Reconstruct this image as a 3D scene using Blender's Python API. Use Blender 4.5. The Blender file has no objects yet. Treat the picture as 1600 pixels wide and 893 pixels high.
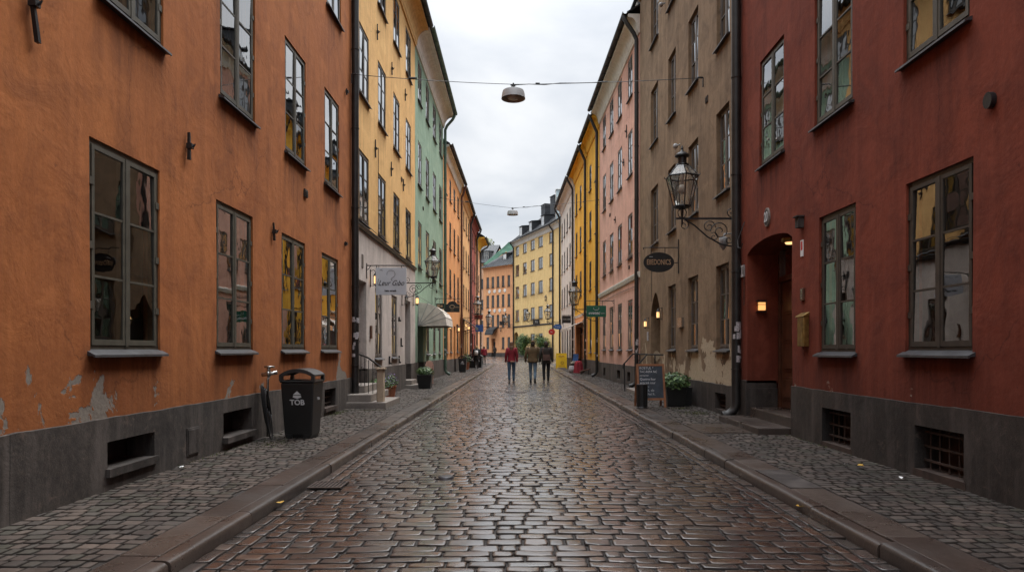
import bpy, bmesh, math, random
import numpy as np
from mathutils import Vector, Matrix, noise as mnoise
random.seed(7); np.random.seed(7)
SC = bpy.context.scene
COL = SC.collection
H = 1.45; F = 1067.0
PZ = 0.08                     # pavement level

# ------------------------------------------------------------------ materials
class NT:
    def __init__(s, name):
        s.m = bpy.data.materials.new(name); s.m.use_nodes = True
        s.t = s.m.node_tree; s.b = s.t.nodes['Principled BSDF']
        s.out = s.t.nodes['Material Output']
    def n(s, typ, **kw):
        nd = s.t.nodes.new(typ)
        for k, v in kw.items():
            if k.startswith('i_'):
                nd.inputs[k[2:].replace('_', ' ')].default_value = v
            else: setattr(nd, k, v)
        return nd
    def l(s, a, b): s.t.links.new(a, b)
    def coord(s, scale=(1, 1, 1), kind='Object', loc=(0, 0, 0)):
        if not hasattr(s, 'tc'): s.tc = s.n('ShaderNodeTexCoord')
        mp = s.n('ShaderNodeMapping'); mp.inputs['Scale'].default_value = scale
        mp.inputs['Location'].default_value = loc
        s.l(s.tc.outputs[kind], mp.inputs['Vector']); return mp.outputs['Vector']
    def noise(s, scale, detail=4, rough=.55, vec=None, dist=0.0):
        nd = s.n('ShaderNodeTexNoise'); nd.inputs['Scale'].default_value = scale
        nd.inputs['Detail'].default_value = detail; nd.inputs['Roughness'].default_value = rough
        nd.inputs['Distortion'].default_value = dist
        s.l(vec if vec is not None else s.coord(), nd.inputs['Vector']); return nd.outputs['Fac']
    def ramp(s, fac, stops):
        r = s.n('ShaderNodeValToRGB'); e = r.color_ramp.elements
        while len(e) < len(stops): e.new(.5)
        for i, (p, c) in enumerate(stops):
            e[i].position = p; e[i].color = (*c, 1) if len(c) == 3 else c
        s.l(fac, r.inputs['Fac']); return r.outputs['Color']
    def map(s, v, a, b, c=0, d=1):
        r = s.n('ShaderNodeMapRange'); r.inputs['From Min'].default_value = a; r.inputs['From Max'].default_value = b
        r.inputs['To Min'].default_value = c; r.inputs['To Max'].default_value = d
        s.l(v, r.inputs['Value']); return r.outputs['Result']
    def mix(s, fac, a, b, mode='MIX'):
        m = s.n('ShaderNodeMix', data_type='RGBA', blend_type=mode)
        for inp, v in ((m.inputs['Factor'], fac), (m.inputs['A'], a), (m.inputs['B'], b)):
            if isinstance(v, (int, float)): inp.default_value = v
            elif isinstance(v, tuple): inp.default_value = (*v, 1) if len(v) == 3 else v
            else: s.l(v, inp)
        for q in m.inputs:
            pass
        return m.outputs['Result']
    def mixc(s, fac, a, b, mode='MIX'):
        m = s.n('ShaderNodeMix', data_type='RGBA', blend_type=mode)
        fi, ai, bi = m.inputs[0], m.inputs[6], m.inputs[7]
        for inp, v in ((fi, fac), (ai, a), (bi, b)):
            if isinstance(v, (int, float)): inp.default_value = v
            elif isinstance(v, tuple): inp.default_value = (*v, 1) if len(v) == 3 else v
            else: s.l(v, inp)
        return m.outputs[2]
    def math(s, op, a, b=None):
        m = s.n('ShaderNodeMath', operation=op)
        for i, v in enumerate((a, b)):
            if v is None: continue
            if isinstance(v, (int, float)): m.inputs[i].default_value = v
            else: s.l(v, m.inputs[i])
        return m.outputs[0]
    def bump(s, hgt, strength, dist, prev=None):
        b = s.n('ShaderNodeBump'); b.inputs['Strength'].default_value = strength; b.inputs['Distance'].default_value = dist
        s.l(hgt, b.inputs['Height'])
        if prev is not None: s.l(prev, b.inputs['Normal'])
        return b.outputs['Normal']

def simple(name, c, rough=.6, metal=0.0, var=.25, vscale=3.0, bump=0.0, bscale=40, spec=.5, emit=None, estr=0):
    t = NT(name)
    t.b.inputs['Roughness'].default_value = rough; t.b.inputs['Metallic'].default_value = metal
    t.b.inputs['Specular IOR Level'].default_value = spec
    f = t.noise(vscale, 6)
    lo = tuple(x * (1 - var) for x in c); hi = tuple(min(1, x * (1 + var)) for x in c)
    t.l(t.ramp(f, [(.3, lo), (.7, hi)]), t.b.inputs['Base Color'])
    if bump: t.l(t.bump(t.noise(bscale, 5), bump, .01), t.b.inputs['Normal'])
    if emit:
        t.b.inputs['Emission Color'].default_value = (*emit, 1); t.b.inputs['Emission Strength'].default_value = estr
    return t.m

def plaster(name, c1, c2, c3, stain=.4, patch=None, pz=(0, 1.6), pthr=.6, rough=.9, grime=.5, streak=.35, grime_z=1.6, patch_y=None):
    """lime plaster: two washes of limewash colour, brushed streaks, old stains, patches where it fell off"""
    t = NT(name); t.b.inputs['Roughness'].default_value = rough; t.b.inputs['Specular IOR Level'].default_value = .25
    big = t.noise(.38, 8, .6, t.coord(loc=(3, 1, 7)), .6)
    col = t.mixc(t.map(big, .32, .68), c1, c2)
    med = t.noise(1.7, 10, .68, t.coord(loc=(0, 5, 2)), .8)
    col = t.mixc(t.map(med, .46, .72, 0, stain), col, c3)
    st = t.noise(1.0, 8, .65, t.coord(scale=(5, 5, .45)), .3)
    col = t.mixc(t.map(st, .45, .75, 0, streak), col, tuple(x * .55 for x in c3))
    st2 = t.noise(1.0, 6, .6, t.coord(scale=(9, 9, .8), loc=(9, 9, 9)))
    col = t.mixc(t.map(st2, .5, .8, 0, streak * .7), col, tuple(min(1, x * 1.35 + .02) for x in c1))
    fine = t.noise(26, 8, .7)
    col = t.mixc(.5, col, t.ramp(fine, [(.25, (.62, .62, .62)), (.75, (1.25, 1.25, 1.25))]), 'MULTIPLY')
    sw = t.n('ShaderNodeTexWave'); sw.wave_type = 'BANDS'; sw.inputs['Scale'].default_value = .8; sw.inputs['Distortion'].default_value = 9; sw.inputs['Detail'].default_value = 5; sw.inputs['Detail Scale'].default_value = 1.4
    t.l(t.coord(scale=(1, .8, 1.3)), sw.inputs['Vector'])
    col = t.mixc(t.math('MULTIPLY', t.map(sw.outputs['Fac'], .6, 1.0, 0, .28), t.map(big, .35, .6)), col, tuple(min(1, x * 1.3 + .012) for x in c1))
    vo = t.n('ShaderNodeTexVoronoi'); vo.feature = 'DISTANCE_TO_EDGE'; vo.inputs['Scale'].default_value = .75
    ofs = t.n('ShaderNodeTexNoise'); ofs.inputs['Scale'].default_value = 3.0; ofs.inputs['Detail'].default_value = 6; t.l(t.coord(), ofs.inputs['Vector'])
    t.l(t.mixc(.28, t.coord(), ofs.outputs['Color']), vo.inputs['Vector'])
    crk = t.math('MULTIPLY', t.map(vo.outputs['Distance'], 0, .006, 1, 0), t.map(t.noise(.5, 3, .5, t.coord(loc=(6, 6, 1))), .52, .6))
    col = t.mixc(t.math('MULTIPLY', crk, .45), col, tuple(x * .35 for x in c3))
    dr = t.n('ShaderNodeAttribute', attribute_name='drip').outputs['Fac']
    col = t.mixc(t.math('MULTIPLY', dr, t.map(st, .3, .62, .12, .8)), col, tuple(x * .6 for x in c3))  # darker below each window, fading downwards, broken up by the streak noise
    # fine hairline cracks and small pits
    pit = t.noise(11, 4, .5, t.coord(loc=(2, 2, 2)))
    col = t.mixc(t.map(pit, .7, .76, 0, .5), col, tuple(x * .4 for x in c3))
    sep = t.n('ShaderNodeSeparateXYZ'); t.l(t.coord(), sep.inputs[0])
    zz = sep.outputs['Z']
    # splash dirt near the ground, ragged by noise
    gz = t.math('ADD', zz, t.math('MULTIPLY', t.math('SUBTRACT', med, .5), 2.2))
    g = t.map(gz, .5, grime_z, grime, 0)
    col = t.mixc(g, col, tuple(x * .38 for x in c3))
    hgt = t.math('ADD', t.math('MULTIPLY', med, 1.0), t.math('MULTIPLY', t.noise(6, 6), .6))
    if patch:
        pn = t.noise(2.1, 9, .62, t.coord(scale=(1, 1, .8), loc=(5, 3, 1)), .5)
        win = t.math('MULTIPLY', t.map(zz, pz[0] - .2, pz[0] + .1), t.map(zz, pz[1] - .5, pz[1] + .3, 1, 0))
        pm = t.math('SUBTRACT', t.math('ADD', pn, t.math('MULTIPLY', win, .16)), pthr)
        if patch_y:
            yy = sep.outputs['Y']; acc = None
            for (ya, yb) in patch_y:
                w = t.math('MULTIPLY', t.map(yy, ya - .5, ya), t.map(yy, yb, yb + .5, 1, 0))
                acc = w if acc is None else t.math('MAXIMUM', acc, w)
            pm = t.math('SUBTRACT', pm, t.math('MULTIPLY', t.math('SUBTRACT', 1.0, acc), .11))
        pm = t.math('MULTIPLY', t.map(pm, 0, .012), t.map(win, 0, .1))
        col = t.mixc(pm, col, t.ramp(fine, [(.3, tuple(x * .6 for x in patch)), (.7, patch)]))
        hgt = t.math('SUBTRACT', hgt, t.math('MULTIPLY', pm, .8))
    t.l(col, t.b.inputs['Base Color'])
    n1 = t.bump(hgt, .42, .03)
    n2 = t.bump(t.noise(45, 5, .6), .25, .003, n1)
    t.l(n2, t.b.inputs['Normal'])
    return t.m

def stone(name, c1, c2, rough=.75, scale=2.0, bump=.5, wet=False, joints=None, contrast=1.0):
    t = NT(name); t.b.inputs['Specular IOR Level'].default_value = .5
    a = t.noise(scale, 9, .65, dist=.5)
    col = t.mixc(t.map(a, .3, .7), c1, c2)
    sp = t.noise(90, 3, .6)
    col = t.mixc(.6, col, t.ramp(sp, [(.35, (.55, .55, .55)), (.65, (1.35, 1.3, 1.25))]), 'MULTIPLY')
    b = t.noise(scale * .35, 5, .6, t.coord(loc=(4, 4, 4)))
    col = t.mixc(t.map(b, .5, .75, 0, .6), col, tuple(x * .35 for x in c1))
    if contrast > 1:
        g = t.noise(14, 9, .75, t.coord(loc=(1, 6, 3)), .4); col = t.mixc(.85, col, t.ramp(g, [(.3, (.4, .38, .36)), (.5, (.9, .88, .86)), (.72, (1.7, 1.6, 1.5))]), 'MULTIPLY')
        w = t.noise(1.0, 7, .6, t.coord(scale=(4, 4, .5), loc=(7, 2, 1))); col = t.mixc(t.map(w, .48, .72, 0, .75), col, tuple(min(1, x * 2.0) for x in c2))
        sl_ = t.noise(5.5, 9, .7, t.coord(loc=(3, 8, 5)), .8); col = t.mixc(t.map(sl_, .60, .66, 0, .5), col, tuple(min(1, x * q) for x, q in zip(c2, (2.1, 1.8, 1.6))))
    if joints:
        sp_ = t.n('ShaderNodeSeparateXYZ'); t.l(t.coord(), sp_.inputs[0]); cb_ = t.n('ShaderNodeCombineXYZ'); t.l(sp_.outputs['Y'], cb_.inputs['X']); t.l(sp_.outputs['Z'], cb_.inputs['Y'])
        bk = t.n('ShaderNodeTexBrick'); bk.inputs['Scale'].default_value = 1.0; bk.inputs['Brick Width'].default_value = joints[0]; bk.inputs['Row Height'].default_value = joints[1]
        bk.inputs['Mortar Size'].default_value = .006; bk.inputs['Mortar Smooth'].default_value = .3; bk.inputs['Color1'].default_value = (1, 1, 1, 1); bk.inputs['Color2'].default_value = (.72, .70, .68, 1); bk.inputs['Mortar'].default_value = (.3, .3, .3, 1)
        t.l(cb_.outputs[0], bk.inputs['Vector']); col = t.mixc(1.0, col, bk.outputs['Color'], 'MULTIPLY')
    t.l(col, t.b.inputs['Base Color'])
    if wet: t.l(t.map(t.noise(1.3, 6, .6, t.coord(loc=(8, 1, 1))), .35, .65, .2, .5), t.b.inputs['Roughness'])
    else: t.l(t.map(b, .3, .7, rough - .1, rough + .1), t.b.inputs['Roughness'])
    t.l(t.bump(sp, bump * .5, .004, t.bump(a, bump, .02)), t.b.inputs['Normal'])
    return t.m

def setts_mat(name, cols, r0, r1, stainc=(.012, .010, .009), spec=.5, film=0.0):
    t = NT(name); t.b.inputs['Coat Weight'].default_value = film; t.b.inputs['Coat IOR'].default_value = 1.75; t.b.inputs['Coat Roughness'].default_value = .2; t.b.inputs['Specular IOR Level'].default_value = spec
    at = t.n('ShaderNodeAttribute', attribute_name='tone'); fac = at.outputs['Fac']
    n = len(cols)
    col = t.ramp(fac, [(i / (n - 1), c) for i, c in enumerate(cols)])
    a = t.noise(9, 8, .7)
    col = t.mixc(.75, col, t.ramp(a, [(.28, (.5, .5, .5)), (.72, (1.4, 1.36, 1.3))]), 'MULTIPLY')
    sp = t.noise(140, 3, .6)
    col = t.mixc(.45, col, t.ramp(sp, [(.35, (.55, .55, .55)), (.65, (1.4, 1.4, 1.4))]), 'MULTIPLY')
    big = t.noise(.55, 6, .6, t.coord(loc=(2, 7, 0)), .4)
    col = t.mixc(t.map(big, .5, .7, 0, .5), col, stainc)
    ed = t.n('ShaderNodeAttribute', attribute_name='edge').outputs['Fac']
    ed = t.map(t.math('ADD', ed, t.math('MULTIPLY', t.math('SUBTRACT', a, .5), .5)), .2, .85)
    col = t.mixc(t.math('MULTIPLY', ed, .75), col, stainc)
    if film: t.l(t.math('MULTIPLY', t.map(ed, 0, .8, 1, 0), film), t.b.inputs['Coat Weight'])
    t.l(t.map(ed, 0, 1, spec, .12), t.b.inputs['Specular IOR Level'])
    t.l(col, t.b.inputs['Base Color'])
    wet = t.noise(.8, 7, .62, t.coord(scale=(1, .6, 1), loc=(1, 2, 3)), .5)
    per = t.math('MULTIPLY', t.math('FRACT', t.math('MULTIPLY', fac, 7.31)), .10)
    rr = t.math('ADD', t.map(wet, .35, .65, r0, r1), per)
    rr = t.math('ADD', rr, t.map(a, .3, .7, -.05, .07))
    rr = t.math('ADD', rr, t.math('MULTIPLY', ed, .4))
    t.l(rr, t.b.inputs['Roughness'])
    n1 = t.bump(a, .55, .006); n2 = t.bump(sp, .4, .0015, n1)
    t.l(n2, t.b.inputs['Normal'])
    return t.m

def multi_fresnel(t, nrm, ior, power):
    fr = t.n('ShaderNodeFresnel'); fr.inputs['IOR'].default_value = ior
    t.l(nrm, fr.inputs['Normal'])          # several glass surfaces one behind the other
    return t.math('SUBTRACT', 1.0, t.math('POWER', t.math('SUBTRACT', 1.0, fr.outputs[0]), power))
def glass_dark(name, c=(.012, .013, .014), rough=.015, wav=.028, power=4.0):
    t = NT(name)
    gl = t.n('ShaderNodeBsdfGlossy'); gl.inputs['Roughness'].default_value = rough
    df = t.n('ShaderNodeBsdfDiffuse'); mx = t.n('ShaderNodeMixShader')
    f = t.noise(1.2, 3)
    t.l(t.ramp(f, [(.35, c), (.65, tuple(x * 2.6 for x in c))]), df.inputs['Color'])
    nrm = t.bump(t.noise(2.6, 2, .5), wav, .05); t.l(nrm, gl.inputs['Normal'])
    t.l(multi_fresnel(t, nrm, 1.5, power), mx.inputs[0]); t.l(df.outputs[0], mx.inputs[1]); t.l(gl.outputs[0], mx.inputs[2])
    t.l(mx.outputs[0], t.out.inputs['Surface'])
    return t.m
def glass_clear(name, tint=(.75, .8, .78), wav=.028, power=4.0, rough=.012, milk=0):
    t = NT(name)
    gl = t.n('ShaderNodeBsdfGlossy'); gl.inputs['Roughness'].default_value = rough
    tr = t.n('ShaderNodeBsdfTransparent'); tr.inputs['Color'].default_value = (*tint, 1)
    mx = t.n('ShaderNodeMixShader')
    nrm = t.bump(t.noise(2.6, 2, .5), wav, .05); t.l(nrm, gl.inputs['Normal'])
    t.l(multi_fresnel(t, nrm, 1.5, power), mx.inputs[0])
    t.l(tr.outputs[0], mx.inputs[1]); t.l(gl.outputs[0], mx.inputs[2])
    if milk:       # dusty glass
        df = t.n('ShaderNodeBsdfTranslucent'); df.inputs['Color'].default_value = (.8, .78, .72, 1); d2 = t.n('ShaderNodeBsdfDiffuse'); d2.inputs['Color'].default_value = (.6, .58, .54, 1)
        m0 = t.n('ShaderNodeMixShader'); m0.inputs[0].default_value = .5; t.l(df.outputs[0], m0.inputs[1]); t.l(d2.outputs[0], m0.inputs[2])
        m2 = t.n('ShaderNodeMixShader'); m2.inputs[0].default_value = milk; t.l(mx.outputs[0], m2.inputs[1]); t.l(m0.outputs[0], m2.inputs[2]); t.l(m2.outputs[0], t.out.inputs['Surface'])
    else: t.l(mx.outputs[0], t.out.inputs['Surface'])
    return t.m

def emitm(name, c, s):
    t = NT(name)
    t.b.inputs['Base Color'].default_value = (*c, 1)
    t.b.inputs['Emission Color'].default_value = (*c, 1); t.b.inputs['Emission Strength'].default_value = s
    return t.m

M = {}
M['orange'] = plaster('orange_limewash', (.44, .155, .048), (.33, .106, .033), (.18, .060, .024), .65, patch=(.27, .235, .20), pz=(.7, 1.3), pthr=.672, grime=.35, grime_z=1.5, patch_y=[(10.6, 12.5), (21.0, 22.3)])
M['red'] = plaster('falu_red_plaster', (.245, .058, .031), (.18, .041, .023), (.085, .023, .016), .65, patch=(.33, .25, .2), pz=(.55, 1.0), pthr=.745, grime=.45)
M['brown'] = plaster('taupe_plaster', (.31, .215, .135), (.215, .145, .09), (.12, .08, .05), .8, patch=(.58, .47, .33), pz=(.72, 1.5), pthr=.56, streak=.38, grime=.2, patch_y=[(.7, 3.7)])
M['yellow'] = plaster('warm_yellow_plaster', (.84, .52, .215), (.76, .45, .175), (.56, .32, .12), .55, grime=.3)
M['shopgrey'] = plaster('pinkish_grey_plaster', (.62, .55, .505), (.55, .48, .44), (.36, .31, .285), .5, grime=.35)
M['green'] = plaster('sage_green_plaster', (.32, .45, .335), (.265, .39, .29), (.18, .28, .21), .55, grime=.3)
M['apricot'] = plaster('apricot_plaster', (.84, .40, .16), (.76, .34, .13), (.58, .25, .10), .3, grime=.3)
M['apricot2'] = plaster('pale_apricot_plaster', (.86, .48, .20), (.78, .41, .17), (.58, .30, .12), .3, grime=.3)
M['darkred'] = plaster('brick_red_plaster', (.36, .085, .055), (.30, .07, .05), (.18, .045, .03), .3)
M['pink'] = plaster('dusty_pink_plaster', (.80, .47, .365), (.72, .40, .31), (.54, .29, .23), .45, grime=.3)
M['gold'] = plaster('golden_yellow_plaster', (.90, .50, .06), (.84, .44, .05), (.60, .29, .035), .3, grime=.3)
M['cream'] = plaster('cream_white_plaster', (.86, .82, .74), (.80, .75, .67), (.62, .57, .5), .3, grime=.3)
M['straw'] = plaster('straw_yellow_plaster', (.88, .62, .28), (.82, .56, .24), (.62, .40, .17), .35, grime=.25)
M['salmon'] = plaster('salmon_orange_plaster', (.86, .44, .22), (.80, .38, .19), (.58, .27, .14), .3, grime=.25)
M['blush'] = plaster('blush_plaster', (.78, .52, .35), (.72, .46, .3), (.55, .35, .24), .3)
M['plinth'] = stone('dark_plinth_stone', (.042, .035, .032), (.080, .067, .060), .8, 1.6, .8, joints=(1.75, 3.0), contrast=2)
M['plinth_wet'] = stone('sooty_plinth_stone', (.034, .029, .027), (.062, .053, .049), .62, 1.6, .8, joints=(2.1, 3.0), contrast=2)
M['granite'] = stone('granite', (.19, .165, .145), (.27, .24, .215), .6, 2.2)
M['slab'] = stone('kerb_granite', (.043, .031, .026), (.072, .055, .046), .5, 1.4, .7, wet=True)
M['slab2'] = stone('kerb_granite_pale', (.058, .045, .038), (.092, .073, .062), .5, 1.9, .7, wet=True)
M['slab3'] = stone('kerb_granite_dark', (.034, .027, .024), (.058, .047, .041), .5, 1.2, .7, wet=True)
M['sandstone'] = stone('sandstone', (.40, .31, .22), (.48, .38, .28), .8, 3)
M['sett'] = setts_mat('road_setts', [(.042, .031, .027), (.066, .045, .037), (.042, .036, .034), (.078, .050, .038), (.060, .052, .049), (.100, .060, .040), (.034, .028, .026), (.074, .065, .061)], .11, .31, film=1.0, spec=.7)
M['psett'] = setts_mat('pavement_setts', [(.054, .042, .036), (.080, .061, .052), (.040, .034, .030), (.10, .076, .063), (.064, .055, .048), (.048, .045, .033)], .36, .6)
M['joint'] = simple('sand_joint', (.020, .016, .014), .75, var=.4, bump=.6, bscale=60)
M['mortar'] = simple('ground_soil', (.05, .042, .036), .9)
M['frame'] = simple('olive_window_paint', (.070, .065, .050), .5, vscale=8, bump=.15)
M['frame_dk'] = simple('dark_brown_window_paint', (.045, .036, .028), .5, vscale=8)
M['frame_wh'] = simple('off_white_window_paint', (.55, .52, .47), .5)
M['frame_gr'] = simple('grey_brown_window_paint', (.13, .11, .095), .5)
M['iron'] = simple('black_iron', (.012, .012, .013), .42, metal=.0, var=.4, vscale=12, bump=.2)
M['pipe'] = simple('black_pipe_paint', (.018, .016, .015), .45, var=.5, vscale=5, bump=.15)
M['pipe_gn'] = simple('green_pipe_paint', (.07, .12, .085), .5, var=.3)
M['pipe_br'] = simple('brown_pipe_paint', (.10, .035, .022), .5, var=.3)
M['sill'] = simple('sheet_metal_sill', (.055, .055, .06), .42, metal=.3, var=.35, vscale=9, bump=.15)
M['roof'] = simple('black_sheet_roof', (.028, .03, .034), .5, metal=.2, var=.4, vscale=1.5, bump=.2, bscale=6)
M['roof_gn'] = simple('verdigris_roof', (.07, .135, .10), .9, var=.3, vscale=.6, spec=.05)
M['rust'] = simple('rusted_bars', (.05, .032, .025), .7, var=.5, vscale=10)
M['glass_d'] = glass_dark('old_window_glass')
M['glass_c'] = glass_clear('clear_window_glass')
M['glass_l'] = glass_clear('lantern_glass', (.95, .94, .90), .02, 1.2, .05, .16)
M['glass_cur'] = glass_dark('curtained_window_glass', (.10, .095, .085))
M['room'] = simple('dim_room', (.045, .036, .03), .9, var=.5, vscale=1.2)
M['curtain'] = simple('linen_curtain', (.42, .40, .37), .9, var=.2, vscale=2)
M['warm'] = emitm('warm_lamp_light', (1.0, .50, .16), .55)
M['warm2'] = emitm('soft_lamp_light', (1.0, .58, .24), .8)
M['wood'] = simple('varnished_door_wood', (.085, .032, .016), .4, var=.4, vscale=5, bump=.2, bscale=12)
M['wood_l'] = simple('pine_frame_wood', (.26, .11, .05), .5, var=.25, vscale=6, bump=.2)
M['plastic'] = simple('black_plastic', (.014, .014, .014), .38, var=.3, vscale=4, bump=.12, bscale=90)
M['plastic2'] = simple('scuffed_black_plastic', (.03, .027, .026), .5, var=.4, vscale=5, bump=.15)
M['white'] = simple('white_paint', (.78, .78, .78), .5, var=.06)
M['greywhite'] = simple('grey_lamp_enamel', (.34, .34, .34), .4, var=.12)
M['lens'] = simple('frosted_lens', (.42, .38, .34), .35, var=.2)
M['signgrey'] = simple('pale_grey_sign', (.62, .64, .68), .5, var=.05)
M['signgreen'] = simple('deep_green_sign', (.01, .11, .065), .45, var=.1)
M['signblack'] = simple('black_sign', (.013, .012, .012), .4)
M['signblue'] = simple('blue_sign', (.035, .12, .36), .4, var=.1)
M['signred'] = simple('red_sign', (.55, .02, .02), .4, var=.1)
M['signyel'] = simple('yellow_sign', (.85, .55, .02), .45, var=.06)
M['ink'] = simple('dark_ink', (.02, .02, .022), .6)
M['gold_ink'] = simple('brass_lettering', (.42, .26, .15), .45)
M['chalk'] = simple('white_chalk', (.55, .56, .57), .9)
M['board'] = simple('chalkboard', (.035, .045, .06), .65, var=.3, vscale=6)
M['brass'] = simple('aged_brass', (.30, .19, .06), .35, metal=.8, var=.4, vscale=9, bump=.15)
M['chrome'] = simple('dull_chrome', (.45, .43, .40), .25, metal=.9, var=.2)
M['terra'] = simple('terracotta', (.33, .12, .06), .8, var=.2)
M['canvas'] = simple('beige_canvas', (.66, .61, .54), .85, var=.18, vscale=4, bump=.2)
M['canvas_w'] = simple('pale_canvas', (.60, .57, .52), .8, var=.1)
M['canvas_b'] = simple('black_canvas', (.02, .02, .022), .7)
M['sticker'] = simple('weathered_sticker', (.42, .40, .41), .7, var=.5, vscale=30)
M['cloud_glass'] = glass_dark('pale_glass', (.30, .38, .40), .1)
M['redcloth'] = simple('red_fabric', (.28, .022, .035), .85, var=.3, bump=.3, bscale=30)
M['skin'] = simple('skin', (.48, .27, .19), .5, var=.1)
M['denim'] = simple('blue_denim', (.055, .10, .16), .85, var=.35, vscale=9)
M['denim_l'] = simple('faded_denim', (.13, .20, .28), .85, var=.3, vscale=9)
M['blackcl'] = simple('black_fabric', (.014, .014, .016), .85, var=.3)
M['khaki'] = simple('olive_brown_fabric', (.13, .085, .042), .85, var=.3, vscale=6, bump=.3, bscale=25)
M['redjk'] = simple('crimson_fabric', (.22, .012, .024), .8, var=.3, vscale=6, bump=.3, bscale=25)
M['darkjk'] = simple('charcoal_fabric', (.035, .03, .026), .85, var=.3, vscale=6, bump=.3, bscale=25)
M['leather'] = simple('brown_leather', (.12, .065, .05), .5, var=.3)
M['shoe'] = simple('shoe_grey', (.20, .17, .16), .7)
M['shoe_d'] = simple('shoe_dark', (.03, .027, .026), .6)
M['hair_f'] = simple('auburn_hair', (.13, .06, .03), .5, var=.4, vscale=20)
M['hair_d'] = simple('dark_hair', (.03, .02, .015), .5, var=.4, vscale=20)
M['hair_b'] = simple('blond_hair', (.45, .30, .13), .5, var=.3, vscale=20)
M['leaf_a'] = simple('dark_leaf', (.035, .085, .022), .5, var=.5, vscale=6)
M['leaf_b'] = simple('light_leaf', (.09, .16, .04), .5, var=.5, vscale=6)
M['leaf_y'] = simple('autumn_leaf', (.18, .17, .035), .6, var=.4, vscale=1)
M['leaf_fall'] = simple('fallen_yellow_leaf', (.55, .33, .05), .7)
M['petal'] = simple('purple_petal', (.20, .12, .32), .6)
M['moss'] = simple('moss', (.07, .085, .025), .9, var=.5, vscale=30)
M['bark'] = simple('bark', (.06, .045, .03), .9, bump=.6, bscale=12)
M['darkdoor'] = simple('dark_painted_door', (.022, .02, .018), .45, var=.3)
M['rope'] = simple('black_rubber_hose', (.012, .012, .012), .5)

# ------------------------------------------------------------------ mesh helpers
ROOTLOC = {}
def root_of(o):
    while o.parent: o = o.parent
    return o

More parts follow.
